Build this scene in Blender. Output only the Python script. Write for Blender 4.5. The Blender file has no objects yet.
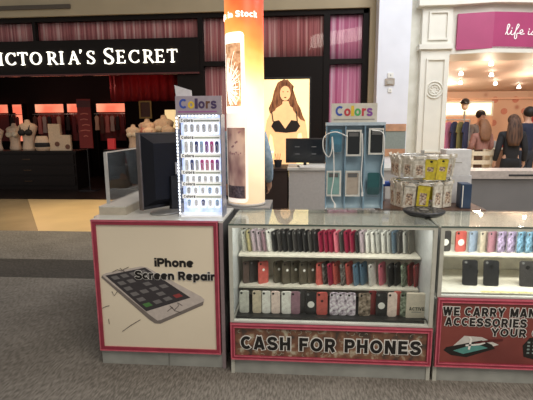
import bpy, bmesh, math, random
from mathutils import Vector, Matrix
random.seed(7)
SC = bpy.context.scene
C = SC.collection
PI = math.pi

# ---------------------------------------------------------------- camera
f_px, pitch, roll, yaw = 440.8, .1688, -.0073, -.0821
cy_, sy_ = math.cos(yaw), math.sin(yaw); cp_, sp_ = math.cos(pitch), math.sin(pitch)
F = Vector((sy_*cp_, cy_*cp_, -sp_)); R = Vector((cy_, -sy_, 0)); U = R.cross(F)
R2 = math.cos(roll)*R + math.sin(roll)*U; U2 = -math.sin(roll)*R + math.cos(roll)*U
cd = bpy.data.cameras.new('camera'); cam = bpy.data.objects.new('camera', cd); C.objects.link(cam)
cd.sensor_width = 36; cd.lens = f_px/533*36; cd.clip_start = .05; cd.clip_end = 100
m4 = Matrix((R2, U2, -F)).transposed().to_4x4(); m4.translation = Vector((.4379, -2.5303, 1.5397))
cam.matrix_world = m4
SC.camera = cam

# ---------------------------------------------------------------- world, lights, exposure
SC.view_settings.view_transform = 'Standard'; SC.view_settings.look = 'None'
SC.view_settings.gamma = 1; SC.view_settings.use_curve_mapping = False
SC.view_settings.exposure = 0.1
w = bpy.data.worlds.new('mall_daylight'); SC.world = w; w.use_nodes = True
w.node_tree.nodes['Background'].inputs[0].default_value = (1, .96, .91, 1)
w.node_tree.nodes['Background'].inputs[1].default_value = .36
def area(name, loc, size, energy, color=(1, 1, 1), rot=(0, 0, 0), sizey=None):
    l = bpy.data.lights.new(name, 'AREA'); l.energy = energy; l.color = color; l.size = size
    if sizey: l.shape = 'RECTANGLE'; l.size_y = sizey
    o = bpy.data.objects.new(name, l); C.objects.link(o); o.location = loc; o.rotation_euler = rot
    return o
def spot(name, loc, energy, color, target, angle=60, blend=.6, r=.08):
    l = bpy.data.lights.new(name, 'SPOT'); l.energy = energy; l.color = color
    l.spot_size = math.radians(angle); l.spot_blend = blend; l.shadow_soft_size = r
    o = bpy.data.objects.new(name, l); C.objects.link(o); o.location = loc
    o.rotation_euler = (Vector(target)-Vector(loc)).to_track_quat('-Z', 'Y').to_euler()
    return o
def point(name, loc, energy, color, r=.1):
    l = bpy.data.lights.new(name, 'POINT'); l.energy = energy; l.color = color; l.shadow_soft_size = r
    o = bpy.data.objects.new(name, l); C.objects.link(o); o.location = loc
    return o
area('skylight', (4.0, 2.0, 6.0), 4.5, 330, (.93, .96, 1), (math.radians(28), 0, 0), 4)
area('ceiling_troffer', (2.2, -3.2, 5.0), 3, 210, (1, .90, .78), (0, math.radians(-8), 0))
spot('entrance_downlight', (-2.9, 5.4, 3.6), 330, (1, .78, .45), (-3.0, 4.6, 0), 85, .9)
spot('entrance_downlight', (-5.4, 5.3, 3.6), 90, (1, .8, .5), (-5.2, 4.9, 0), 85, .9)

# ---------------------------------------------------------------- materials
MATS = {}
def mat(name, col, rough=.6, metal=0, emit=0, ecol=None, noise=.06, scale=30, bump=0, spec=.5, coat=0):
    if name in MATS: return MATS[name]
    m = bpy.data.materials.new(name); m.use_nodes = True; MATS[name] = m
    nt = m.node_tree; b = nt.nodes['Principled BSDF']
    b.inputs['Base Color'].default_value = (*col, 1)
    b.inputs['Roughness'].default_value = rough; b.inputs['Metallic'].default_value = metal
    b.inputs['Specular IOR Level'].default_value = spec; b.inputs['Coat Weight'].default_value = coat
    if noise:
        tc = nt.nodes.new('ShaderNodeTexCoord'); n = nt.nodes.new('ShaderNodeTexNoise'); n.inputs['Scale'].default_value = scale
        nt.links.new(tc.outputs['Object'], n.inputs['Vector'])
        r = nt.nodes.new('ShaderNodeValToRGB')
        r.color_ramp.elements[0].position = .3; r.color_ramp.elements[1].position = .7
        r.color_ramp.elements[0].color = (*[max(0, c*(1-noise*1.6)) for c in col], 1)
        r.color_ramp.elements[1].color = (*[min(1, c*(1+noise)) for c in col], 1)
        nt.links.new(n.outputs[0], r.inputs[0]); nt.links.new(r.outputs[0], b.inputs['Base Color'])
        if bump:
            bp = nt.nodes.new('ShaderNodeBump'); bp.inputs['Strength'].default_value = bump
            nt.links.new(n.outputs[0], bp.inputs['Height']); nt.links.new(bp.outputs[0], b.inputs['Normal'])
    if emit:
        b.inputs['Emission Color'].default_value = (*(ecol or col), 1); b.inputs['Emission Strength'].default_value = emit
    return m
def glass(name, tint=(1, 1, 1), refl=1.0, rough=.02, diffuse=0):
    if name in MATS: return MATS[name]
    m = bpy.data.materials.new(name); m.use_nodes = True; MATS[name] = m
    nt = m.node_tree; nt.nodes.clear()
    out = nt.nodes.new('ShaderNodeOutputMaterial'); t = nt.nodes.new('ShaderNodeBsdfTransparent'); g = nt.nodes.new('ShaderNodeBsdfGlossy')
    t.inputs[0].default_value = (*tint, 1); g.inputs['Roughness'].default_value = rough
    fr = nt.nodes.new('ShaderNodeFresnel'); fr.inputs[0].default_value = 1.5
    mu = nt.nodes.new('ShaderNodeMath'); mu.operation = 'MULTIPLY'; mu.inputs[1].default_value = refl; mu.use_clamp = True
    mx = nt.nodes.new('ShaderNodeMixShader')
    nt.links.new(fr.outputs[0], mu.inputs[0]); nt.links.new(mu.outputs[0], mx.inputs[0])
    base = t
    if diffuse:
        d = nt.nodes.new('ShaderNodeBsdfDiffuse'); d.inputs[0].default_value = (.8, .8, .78, 1)
        m2 = nt.nodes.new('ShaderNodeMixShader'); m2.inputs[0].default_value = diffuse
        nt.links.new(t.outputs[0], m2.inputs[1]); nt.links.new(d.outputs[0], m2.inputs[2]); base = m2
    nt.links.new(base.outputs[0], mx.inputs[1]); nt.links.new(g.outputs[0], mx.inputs[2]); nt.links.new(mx.outputs[0], out.inputs[0])
    return m
def nodes_of(m): return m.node_tree, m.node_tree.nodes, m.node_tree.links
def pattern(name, kind, cols, scale=(1, 1, 1), rot=(0, 0, 0), nscale=5, rough=.7, emit=0, bump=0, detail=2, pos=(.35, .65), coat=0):
    """two or more colours spread by a stretched noise / wave / voronoi in object space"""
    if name in MATS: return MATS[name]
    m = bpy.data.materials.new(name); m.use_nodes = True; MATS[name] = m
    nt, N, L = nodes_of(m); b = N['Principled BSDF']
    tc = N.new('ShaderNodeTexCoord'); mp = N.new('ShaderNodeMapping'); mp.inputs['Scale'].default_value = scale; mp.inputs['Rotation'].default_value = rot
    L.new(tc.outputs['Object'], mp.inputs[0])
    if kind == 'noise':
        t = N.new('ShaderNodeTexNoise'); t.inputs['Scale'].default_value = nscale; t.inputs['Detail'].default_value = detail; o = t.outputs[0]
    elif kind == 'voronoi':
        t = N.new('ShaderNodeTexVoronoi'); t.inputs['Scale'].default_value = nscale; o = t.outputs['Distance']
    else:
        t = N.new('ShaderNodeTexWave'); t.inputs['Scale'].default_value = nscale; t.inputs['Distortion'].default_value = detail; o = t.outputs[1]
    L.new(mp.outputs[0], t.inputs[0])
    r = N.new('ShaderNodeValToRGB'); L.new(o, r.inputs[0])
    el = r.color_ramp.elements
    n = len(cols)
    while len(el) < n: el.new(.5)
    for i, c in enumerate(cols):
        el[i].position = pos[0]+(pos[1]-pos[0])*i/(n-1); el[i].color = (*c, 1)
    L.new(r.outputs[0], b.inputs['Base Color']); b.inputs['Roughness'].default_value = rough; b.inputs['Coat Weight'].default_value = coat
    if emit: L.new(r.outputs[0], b.inputs['Emission Color']); b.inputs['Emission Strength'].default_value = emit
    if bump:
        bp = N.new('ShaderNodeBump'); bp.inputs['Strength'].default_value = bump; L.new(o, bp.inputs['Height']); L.new(bp.outputs[0], b.inputs['Normal'])
    return m

WHITE = mat('white_laminate', (.62, .61, .56), .35, noise=.05, scale=6)
CREAMW = mat('offwhite_aluminium', (.55, .55, .48), .35, noise=.05)
GREY = mat('grey_kick_board', (.36, .37, .34), .45, noise=.1, scale=8)
RED = mat('crimson_red_trim', (.36, .042, .075), .35, noise=.12, scale=12)
REDL = mat('bright_red_bead', (.62, .14, .19), .3, noise=.1)
BLACK = mat('black_plastic', (.012, .012, .014), .35, noise=.1)
DARK = mat('dark_charcoal', (.03, .03, .033), .5)
CHAR = mat('black_storefront_paint', (.010, .007, .006), .55, spec=.15)
PRINTBLK = mat('black_print', (.015, .013, .012), .4, noise=0)
PRINTWHT = mat('white_print', (.85, .83, .78), .4, noise=0)
INWHITE = mat('showcase_interior_white', (.78, .74, .64), .5)
GLASS = glass('showcase_glass', (.97, .99, .98), refl=.5)
GLASSTOP = glass('top_glass', (.97, .99, .98), refl=.45, diffuse=.03)
ACRYL = glass('clear_acrylic', (.95, .95, .95), refl=.25, diffuse=.008)
BAG = glass('clear_bag_film', (1, 1, 1), refl=.4, rough=.25, diffuse=.05)
WOODD = mat('dark_brown_wood', (.10, .05, .03), .5, noise=.25, scale=9)
SILVER = mat('silver_metal', (.55, .55, .53), .3, .8)

# ---------------------------------------------------------------- mesh helpers
class MB:
    def __init__(s): s.b = bmesh.new()
    def box(s, x0, x1, y0, y1, z0, z1, rz=0, about=None, bev=0):
        vs = [s.b.verts.new(p) for p in ((x0,y0,z0),(x1,y0,z0),(x1,y1,z0),(x0,y1,z0),(x0,y0,z1),(x1,y0,z1),(x1,y1,z1),(x0,y1,z1))]
        fs = [s.b.faces.new([vs[i] for i in q]) for q in ((3,2,1,0),(4,5,6,7),(0,1,5,4),(1,2,6,5),(2,3,7,6),(3,0,4,7))]
        if bev:
            es = list({e for f_ in fs for e in f_.edges})
            r = bmesh.ops.bevel(s.b, geom=es, offset=bev, segments=2, affect='EDGES', profile=.6)
            vs = list({v for f_ in r['faces'] for v in f_.verts} | {v for v in vs if v.is_valid})
        if rz:
            c = Vector(about or ((x0+x1)/2, (y0+y1)/2, 0)); bmesh.ops.rotate(s.b, verts=vs, cent=c, matrix=Matrix.Rotation(rz, 3, 'Z'))
        return s
    def cyl(s, x, y, z0, z1, r, r2=None, n=20):
        return s.lathe(x, y, [(0, z0), (r, z0), (r if r2 is None else r2, z1), (0, z1)], n)
    def lathe(s, x, y, prof, n=24, ex=1, ey=1):
        rings = []
        for r, z in prof:
            if r < 1e-6: rings.append([s.b.verts.new((x, y, z))])
            else: rings.append([s.b.verts.new((x+ex*r*math.cos(2*PI*k/n), y+ey*r*math.sin(2*PI*k/n), z)) for k in range(n)])
        for a, b in zip(rings, rings[1:]):
            for k in range(n):
                k2 = (k+1) % n
                if len(a) == 1 and len(b) == 1: break
                if len(a) == 1: s.b.faces.new([a[0], b[k2], b[k]])
                elif len(b) == 1: s.b.faces.new([a[k], a[k2], b[0]])
                else: s.b.faces.new([a[k], a[k2], b[k2], b[k]])
        return s
    def prism(s, pts, t, plane='xz', at=0):
        """polygon in a plane with thickness t; xz: extends from y=at to at+t"""
        def P(u, v, d):
            return (u, at+d, v) if plane == 'xz' else ((u, v, at+d) if plane == 'xy' else (at+d, u, v))
        a = [s.b.verts.new(P(u, v, 0)) for u, v in pts]; b = [s.b.verts.new(P(u, v, t)) for u, v in pts]
        n = len(pts)
        try:
            s.b.faces.new(a); s.b.faces.new(b[::-1])
        except ValueError: pass
        for i in range(n): s.b.faces.new([a[i], b[i], b[(i+1) % n], a[(i+1) % n]])
        return s
    def tube(s, pts, r, n=8):
        pts = [Vector(p) for p in pts]; rings = []
        for i, p in enumerate(pts):
            d = (pts[min(i+1, len(pts)-1)]-pts[max(i-1, 0)]).normalized()
            a = d.orthogonal().normalized() if i == 0 else (rings_a - d*rings_a.dot(d)).normalized()
            rings_a = a; bb = d.cross(a)
            rr = r[i] if isinstance(r, (list, tuple)) else r
            rings.append([s.b.verts.new(p+rr*(a*math.cos(2*PI*k/n)+bb*math.sin(2*PI*k/n))) for k in range(n)])
        for a, b in zip(rings, rings[1:]):
            for k in range(n): s.b.faces.new([a[k], a[(k+1) % n], b[(k+1) % n], b[k]])
        s.b.faces.new(rings[0][::-1]); s.b.faces.new(rings[-1])
        return s
    def ell(s, c, r, n=16, m=10):
        prof = [(math.sin(PI*i/m), -math.cos(PI*i/m)) for i in range(m+1)]
        before = len(s.b.verts)
        s.lathe(0, 0, [(p if 0 < i < m else 0, q) for i, (p, q) in enumerate(prof)], n)
        s.b.verts.ensure_lookup_table()
        for v in s.b.verts[before:]: v.co = Vector((v.co.x*r[0]+c[0], v.co.y*r[1]+c[1], v.co.z*r[2]+c[2]))
        return s
    def stroke(s, pts, ws, t=.001, y=0, closed=False):
        """flat ribbon of varying width in the xz plane"""
        pts = [Vector(p) for p in pts]; n = len(pts); L_ = []
        for i, p in enumerate(pts):
            d = (pts[min(i+1, n-1)]-pts[max(i-1, 0)]); d.normalize(); nn = Vector((-d.y, d.x))
            wd = ws[i] if isinstance(ws, (list, tuple)) else ws
            L_.append((p+nn*wd/2, p-nn*wd/2))
        for (a, b), (c, d) in zip(L_, L_[1:]):
            q = [a, b, d, c]
            s.prism([(v.x, v.y) for v in q], t, 'xz', y)
        return s
    def build(s, name, m, parent=None, smooth=False, loc=None, rz=0, fn=None):
        if fn:
            for v in s.b.verts: v.co = fn(v.co)
        bmesh.ops.recalc_face_normals(s.b, faces=s.b.faces)
        me = bpy.data.meshes.new(name); s.b.to_mesh(me); s.b.free()
        me.materials.append(m)
        if smooth:
            for p in me.polygons: p.use_smooth = True
        o = bpy.data.objects.new(name, me); C.objects.link(o)
        if parent: o.parent = parent
        if loc: o.location = loc
        o.rotation_euler = (0, 0, rz)
        return o
def ring(b, x0, x1, z0, z1, t_, y0, y1, tb=None):
    tb = tb or t_
    b.box(x0, x1, y0, y1, z0, z0+tb); b.box(x0, x1, y0, y1, z1-tb, z1)
    b.box(x0, x0+t_, y0, y1, z0+tb, z1-tb); b.box(x1-t_, x1, y0, y1, z0+tb, z1-tb)
    return b
def tag(o, label=None, cat=None, group=None, kind=None):
    if label: o['label'] = label
    if cat: o['category'] = cat
    if group: o['group'] = group
    if kind: o['kind'] = kind
    return o
def thing(name, label, cat, loc=(0, 0, 0), rz=0, group=None):
    o = bpy.data.objects.new(name, None); C.objects.link(o); o.location = loc; o.rotation_euler = (0, 0, rz); o.empty_display_size = .1
    return tag(o, label, cat, group)
def struct(o): o['kind'] = 'structure'; return o
def S(name, m, *boxes):
    b = MB()
    for q in boxes: b.box(*q)
    return struct(b.build(name, m))
def rrect(w_, h_, r, cx=0, cz=0, n=5):
    out = []
    for (sx, sz, a0) in ((1, 1, 0), (-1, 1, 90), (-1, -1, 180), (1, -1, 270)):
        for k in range(n+1):
            a = math.radians(a0+90*k/n); out.append((cx+sx*(w_/2-r)+r*math.cos(a), cz+sz*(h_/2-r)+r*math.sin(a)))
    return out
def circ(cx, cz, r, n=18, e=1): return [(cx+r*math.cos(2*PI*k/n), cz+e*r*math.sin(2*PI*k/n)) for k in range(n)]
def smoothline(pts, k=6):
    P = [Vector(p) for p in pts]; P = [2*P[0]-P[1]]+P+[2*P[-1]-P[-2]]; out = []
    for i in range(1, len(P)-2):
        for j in range(k):
            t = j/k; a, b, c, d = P[i-1:i+3]
            out.append(.5*((2*b)+(c-a)*t+(2*a-5*b+4*c-d)*t*t+(3*b-a-3*c+d)*t**3))
    out.append(P[-2]); return out
def text(name, body, m, x0, x1, z0, z1, y, depth=.002, offset=0, parent=None, fn=None, spacing=1, shear=0):
    """text standing in the xz plane, fitted to the box x0..x1, z0..z1 (cap height), front face at y"""
    cu = bpy.data.curves.new(name, 'FONT'); cu.body = body; cu.size = 1; cu.offset = offset; cu.extrude = .5; cu.space_character = spacing
    cu.resolution_u = 4; cu.shear = shear
    tmp = bpy.data.objects.new('t', cu); C.objects.link(tmp)
    dg = bpy.context.evaluated_depsgraph_get(); dg.update()
    me = bpy.data.meshes.new_from_object(tmp.evaluated_get(dg)); bpy.data.objects.remove(tmp); bpy.data.curves.remove(cu)
    xs = [v.co.x for v in me.vertices]; ys = [v.co.y for v in me.vertices]
    a, b, c, d = min(xs), max(xs), min(ys), max(ys)
    for v in me.vertices:
        p = Vector((x0+(v.co.x-a)/(b-a)*(x1-x0), y-(v.co.z+.5)*depth, z0+(v.co.y-c)/(d-c)*(z1-z0)))
        v.co = fn(p) if fn else p
    me.materials.clear(); me.materials.append(m); me.name = name
    o = bpy.data.objects.new(name, me); C.objects.link(o)
    if parent: o.parent = parent
    return o

def _arc(cx, cz, rx, rz_, a0, a1, n=16): return [(cx+rx*math.cos(math.radians(a0+(a1-a0)*k/n)), cz+rz_*math.sin(math.radians(a0+(a1-a0)*k/n))) for k in range(n+1)]
_S = smoothline([(.62, .72), (.55, .86), (.36, .90), (.17, .84), (.12, .70), (.20, .57), (.38, .50), (.56, .43), (.64, .29), (.57, .14), (.37, .09), (.17, .13), (.09, .29)], 4)
_BOWL = [(.12, .88), (.38, .88)]+_arc(.42, .66, .19, .22, 90, -90, 10)+[(.38, .44), (.12, .44)]
_ARCH = [(.12, .36)]+_arc(.33, .40, .205, .225, 180, 0, 12)+[(.535, .36), (.535, 0)]
GL = {'C': (.76, [_arc(.42, .5, .31, .38, 48, 312, 20)]), 'A': (.84, [[(.12, 0), (.40, 1)], [(.72, 0), (.44, 1)], [(.2, .26), (.64, .26)]]), 'S': (.74, [[tuple(p) for p in _S]]),
 'H': (.76, [[(.12, 0), (.12, 1)], [(.64, 0), (.64, 1)], [(.12, .5), (.64, .5)]]), 'F': (.64, [[(.12, 0), (.12, 1)], [(.12, .88), (.64, .88)], [(.12, .48), (.58, .48)]]),
 'O': (.86, [_arc(.43, .5, .32, .39, 0, 360, 28)]), 'R': (.76, [[(.12, 0), (.12, 1)], _BOWL, [(.40, .44), (.64, 0)]]), 'P': (.70, [[(.12, 0), (.12, 1)], _BOWL]),
 'N': (.76, [[(.12, 0), (.12, 1)], [(.64, 0), (.64, 1)], [(.16, .97), (.60, .03)]]), 'E': (.66, [[(.12, 0), (.12, 1)], [(.12, .88), (.64, .88)], [(.12, .5), (.60, .5)], [(.12, .12), (.66, .12)]]),
 'W': (1.08, [[(.10, 1), (.31, 0)], [(.31, 0), (.53, 1)], [(.53, 1), (.75, 0)], [(.75, 0), (.96, 1)]]), 'Y': (.78, [[(.08, 1), (.39, .42)], [(.70, 1), (.39, .42)], [(.39, .46), (.39, 0)]]),
 'M': (.90, [[(.12, 0), (.12, 1)], [(.78, 0), (.78, 1)], [(.15, 1), (.45, .08)], [(.75, 1), (.45, .08)]]), 'U': (.76, [[(.12, 1), (.12, .38)]+_arc(.38, .38, .26, .27, 180, 360, 12)+[(.64, .38), (.64, 1)]]),
 'L': (.60, [[(.12, 0), (.12, 1)], [(.12, .12), (.60, .12)]]), 'I': (.24, [[(.12, 0), (.12, 1)]]), 'T': (.70, [[(0, .88), (.70, .88)], [(.35, 0), (.35, .9)]]), 'V': (.78, [[(.10, 1), (.39, 0)], [(.68, 1), (.39, 0)]]),
 'i': (.24, [[(.12, 0), (.12, .74)], [(.12, .84), (.12, 1.02)]]), 'l': (.24, [[(.12, 0), (.12, 1)]]), 'h': (.66, [[(.12, 0), (.12, 1)], _ARCH]), 'n': (.66, [[(.12, 0), (.12, .74)], _ARCH]),
 'o': (.68, [_arc(.34, .37, .23, .27, 0, 360, 22)]), 'e': (.67, [_arc(.34, .37, .23, .27, 5, 318, 20), [(.11, .37), (.57, .37)]]), 'c': (.63, [_arc(.34, .37, .23, .27, 45, 315, 18)]),
 'r': (.46, [[(.12, 0), (.12, .74)], [(.12, .40), (.20, .58), (.33, .63), (.46, .62)]]), 'p': (.70, [[(.12, -.26), (.12, .74)], _arc(.36, .37, .22, .27, 0, 360, 20)]), 'a': (.68, [[(.56, 0), (.56, .74)], _arc(.32, .37, .22, .27, 0, 360, 20)]),
 's': (.60, [[(p[0]*.78+.02, p[1]*.74) for p in _S]]), 't': (.42, [[(.18, .95), (.18, .12), (.24, .08), (.40, .10)], [(0, .66), (.40, .66)]]), 'k': (.60, [[(.12, 0), (.12, 1)], [(.14, .30), (.50, .74)], [(.26, .42), (.54, 0)]]), ' ': (.30, [])}
def bold(name, body, m, x0, x1, z0, z1, y, parent, weight=.22, extra=0, gap=.10, fn=None, depth=.0012):
    tot = sum(GL[c][0] for c in body)+gap*(len(body)-1); sx_ = (x1-x0)/tot; H = z1-z0; x = 0; b = MB(); k = 0
    for c in body:
        w_, sts = GL[c]
        for st in sts:
            pts = [Vector((x0+(x+p[0])*sx_, z0+p[1]*H)) for p in st]
            if extra and (pts[0]-pts[-1]).length > 1e-5:
                pts[0] = pts[0]+(pts[0]-pts[1]).normalized()*extra; pts[-1] = pts[-1]+(pts[-1]-pts[-2]).normalized()*extra
            b.stroke(pts, weight*min(H, sx_*1.25)+2*extra, depth, y-depth-.00012*(k % 5)); k += 1
        x += w_+gap
    return b.build(name, m, parent, fn=fn)

# ================================================================ SETTING
# carpet
def carpet_mat(name, dark, light):
    m = bpy.data.materials.new(name); m.use_nodes = True; nt, N, L = nodes_of(m); b = N['Principled BSDF']
    tc = N.new('ShaderNodeTexCoord')
    def lay(rz, sc, s):
        mp = N.new('ShaderNodeMapping'); mp.inputs['Rotation'].default_value = (0, 0, rz); mp.inputs['Scale'].default_value = sc
        n = N.new('ShaderNodeTexNoise'); n.inputs['Scale'].default_value = s; n.inputs['Detail'].default_value = 3
        L.new(tc.outputs['Object'], mp.inputs[0]); L.new(mp.outputs[0], n.inputs[0]); return n
    a = lay(math.radians(-12), (95, 22, 1), 1); c = lay(0, (1, 1, 1), 2.2)
    mx = N.new('ShaderNodeMath'); mx.operation = 'MULTIPLY_ADD'; mx.inputs[1].default_value = .8
    m3 = N.new('ShaderNodeMath'); m3.operation = 'MULTIPLY'; m3.inputs[1].default_value = .25
    L.new(c.outputs[0], m3.inputs[0]); L.new(a.outputs[0], mx.inputs[0]); L.new(m3.outputs[0], mx.inputs[2])
    r = N.new('ShaderNodeValToRGB'); r.color_ramp.elements[0].position = .42; r.color_ramp.elements[1].position = .66
    r.color_ramp.elements[0].color = (*dark, 1); r.color_ramp.elements[1].color = (*light, 1)
    L.new(mx.outputs[0], r.inputs[0]); L.new(r.outputs[0], b.inputs['Base Color']); b.inputs['Roughness'].default_value = .95
    b.inputs['Specular IOR Level'].default_value = .1
    bp = N.new('ShaderNodeBump'); bp.inputs['Strength'].default_value = .35; L.new(mx.outputs[0], bp.inputs['Height']); L.new(bp.outputs[0], b.inputs['Normal'])
    return m
CARPET = carpet_mat('striped_grey_carpet', (.135, .122, .105), (.27, .245, .215))
CARPETD = carpet_mat('dark_border_carpet', (.055, .05, .045), (.10, .09, .08))
S('floor', CARPET, (-9, 8, -6, 1.62, -.08, 0), (-9, 8, 2.24, 3.6, -.08, 0))
S('floor_border_strip', CARPETD, (-9, 8, 1.62, 2.24, -.08, 0))
TILE = mat('gold_beige_tile', (.80, .57, .29), .3, noise=.06, scale=1.5)
TILE2 = mat('tan_tile', (.42, .31, .17), .25, noise=.08, scale=1.5)
b = MB(); b.prism([(-3.5, 3.6), (8, 3.6), (8, 6.38), (-5.45, 6.38)], .08, 'xy', -.08); struct(b.build('floor_tile', TILE))
b = MB(); b.prism([(-9, 3.6), (-3.5, 3.6), (-5.45, 6.38), (-9, 6.38)], .08, 'xy', -.08); struct(b.build('floor_tile', TILE2))

BEIGE = mat('beige_bulkhead_plaster', (.42, .34, .22), .8, noise=.04, scale=2)
S('wall_upper', BEIGE, (-9, 1.79, 6.3, 6.9, 3.69, 4.6))
t = MB().box(-9, -4.12, 6.27, 6.32, 3.82, 3.90).build('trim_1', mat('dark_slot_diffuser', (.09, .07, .05), .6)); struct(t)
S('wall_upper_return', BEIGE, (1.68, 1.79, 6.28, 6.9, 0, 3.69))
# dark storefront frame
FRAME = CHAR
S('trim_2', FRAME, (-9, 1.66, 6.36, 6.5, 3.6, 3.69), (-9, -1.56, 6.34, 6.44, 3.19, 3.235), (.83, .95, 6.36, 6.5, 0, 3.6), (1.57, 1.68, 6.36, 6.5, 0, 3.69),
  (-1.62, -1.52, 6.36, 6.5, 0, 3.6), (.95, 1.57, 6.36, 6.5, 2.69, 2.78), (-1.52, -.9, 6.36, 6.5, 2.69, 2.78), (-4.99, -4.93, 6.36, 6.5, 3.23, 3.6))
S('wall_storefront_surround', FRAME, (-.9, .83, 6.38, 6.6, 2.42, 2.84), (-.9, -.40, 6.38, 6.6, 0, 2.42), (.585, .83, 6.38, 6.6, 0, 2.42), (-.40, .585, 6.38, 6.6, 0, .45))
S('wall_storefront_post', FRAME, (-2.06, -1.62, 6.36, 6.9, 0, 2.58))
CURT = pattern('shaded_rose_curtain', 'noise', [(.30, .07, .07), (.46, .13, .13), (.60, .27, .25), (.78, .52, .48)], (24, 24, .22), nscale=1, pos=(.35, .72), rough=.75)  # duller curtain copy: the dimmer left side is put into its colour
CURTLIT = pattern('daylit_rose_curtain', 'noise', [(.52, .10, .22), (.70, .25, .38), (.85, .52, .62)], (22, 22, .22), nscale=1, pos=(.36, .68), rough=.75)  # brighter curtain copy: daylight on the right windows is put into its colour
PANE = glass('window_glass', (.98, .98, .98), .35)
def curtain_window(i, x0, x1, z0, z1, m):
    e = bpy.data.objects.new('window_%d' % i, None); C.objects.link(e); struct(e)
    b = MB(); n = max(8, int((x1-x0)*40)); L_ = []
    pts = [(x0+(x1-x0)*k/n, 6.475+.008*math.sin(k*1.9)+.006*math.sin(k*.7)) for k in range(n+1)]
    b.prism(pts+[(p[0], p[1]+.01) for p in pts[::-1]], z1-z0, 'xy', z0); b.build('curtain', m, e, True)
    MB().box(x0, x1, 6.445, 6.45, z0, z1).build('pane', PANE, e)
curtain_window(1, -9, -5.0, 3.2, 3.62, CURT); curtain_window(2, -4.93, -1.6, 3.2, 3.62, CURT)
curtain_window(3, -1.54, -.02, 2.76, 3.62, CURT); curtain_window(4, -.02, .85, 2.82, 3.62, CURT)
curtain_window(5, .94, 1.58, 2.76, 3.62, CURTLIT); curtain_window(6, .94, 1.58, .1, 2.71, CURTLIT); curtain_window(7, -1.54, -.9, .1, 2.71, CURT)
# lingerie store interior shell
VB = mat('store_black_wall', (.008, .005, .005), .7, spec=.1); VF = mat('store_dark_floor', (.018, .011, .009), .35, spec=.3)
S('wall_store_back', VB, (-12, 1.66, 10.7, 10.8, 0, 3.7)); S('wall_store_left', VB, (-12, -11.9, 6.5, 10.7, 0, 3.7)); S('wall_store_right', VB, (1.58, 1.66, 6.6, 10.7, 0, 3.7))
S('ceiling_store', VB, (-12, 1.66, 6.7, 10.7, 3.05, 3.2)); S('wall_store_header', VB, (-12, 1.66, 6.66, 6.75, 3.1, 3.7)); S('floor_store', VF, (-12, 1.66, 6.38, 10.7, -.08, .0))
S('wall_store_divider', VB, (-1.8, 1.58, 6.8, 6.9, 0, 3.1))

# pillar between the stores
PILW = mat('cool_white_painted_pillar', (.80, .81, .87), .5, noise=.03, scale=3)
S('wall_pillar', PILW, (1.79, 2.36, 5.95, 6.6, 0, 4.8))
TANW = mat('tan_wood_band', (.50, .27, .16), .5, noise=.15, scale=8)
b = MB().box(1.90, 2.345, 5.92, 5.95, 1.41, 1.54).box(1.90, 2.345, 5.92, 5.95, .95, 1.08); struct(b.build('trim_3', TANW))
b = MB().box(1.90, 2.345, 5.935, 5.95, 1.08, 1.41); struct(b.build('trim_4', mat('grey_green_panel', (.25, .29, .27), .3)))
BR = pattern('cream_painted_wall', 'noise', [(.62, .60, .50), (.72, .70, .61)], (1, 1, 1), nscale=5, rough=.6)
S('wall_portal_side', BR, (2.36, 2.6, 6.25, 6.7, 0, 4.8))
# right store portal
CR = mat('cream_portal_paint', (.80, .77, .68), .5, noise=.03, scale=3)
S('wall_portal_pilaster', CR, (2.60, 3.11, 6.12, 6.6, 0, 2.88), (2.55, 3.15, 6.06, 6.6, 2.88, 2.97), (2.60, 3.13, 6.12, 6.6, 2.97, 3.62))
b = MB()
for (x0, x1, z0, z1) in ((2.70, 3.05, 1.0, 2.72), (2.71, 3.06, 3.04, 3.54)):
    ring(b, x0, x1, z0, z1, .03, 6.085, 6.119)
struct(b.build('trim_5', CR))
b = MB(); 
for r in (.15, .10): b.tube([(2.87+r*math.cos(2*PI*k/24), 6.11, 2.16+r*math.sin(2*PI*k/24)) for k in range(25)], .016, 6)
for k in range(8): b.ell((2.87+.06*math.cos(k*PI/4), 6.115, 2.16+.06*math.sin(k*PI/4)), (.022, .012, .022), 8, 6)
struct(b.build('trim_6', CR, smooth=True))
b = MB()
b.prism([(2.5, 6.0), (3.12, 6.0), (3.80, 5.9), (6, 6.25), (9, 6.8), (9, 7.1), (2.5, 7.1)], .30, 'xy', 3.62)
b.prism([(2.55, 6.05), (3.12, 6.05), (3.80, 5.95), (6, 6.3), (9, 6.85), (9, 7.1), (2.55, 7.1)], .9, 'xy', 3.92)
b.prism([(3.05, 6.14), (3.14, 6.14), (3.80, 5.98), (6, 6.42), (9, 6.9), (9, 7.1), (3.05, 7.1)], .1, 'xy', 2.79)
b.prism([(3.02, 6.18), (3.14, 6.18), (3.80, 6.06), (6, 6.5), (9, 6.95), (9, 7.1), (3.02, 7.1)], .74, 'xy', 2.88)
struct(b.build('wall_portal_header', CR))
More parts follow.
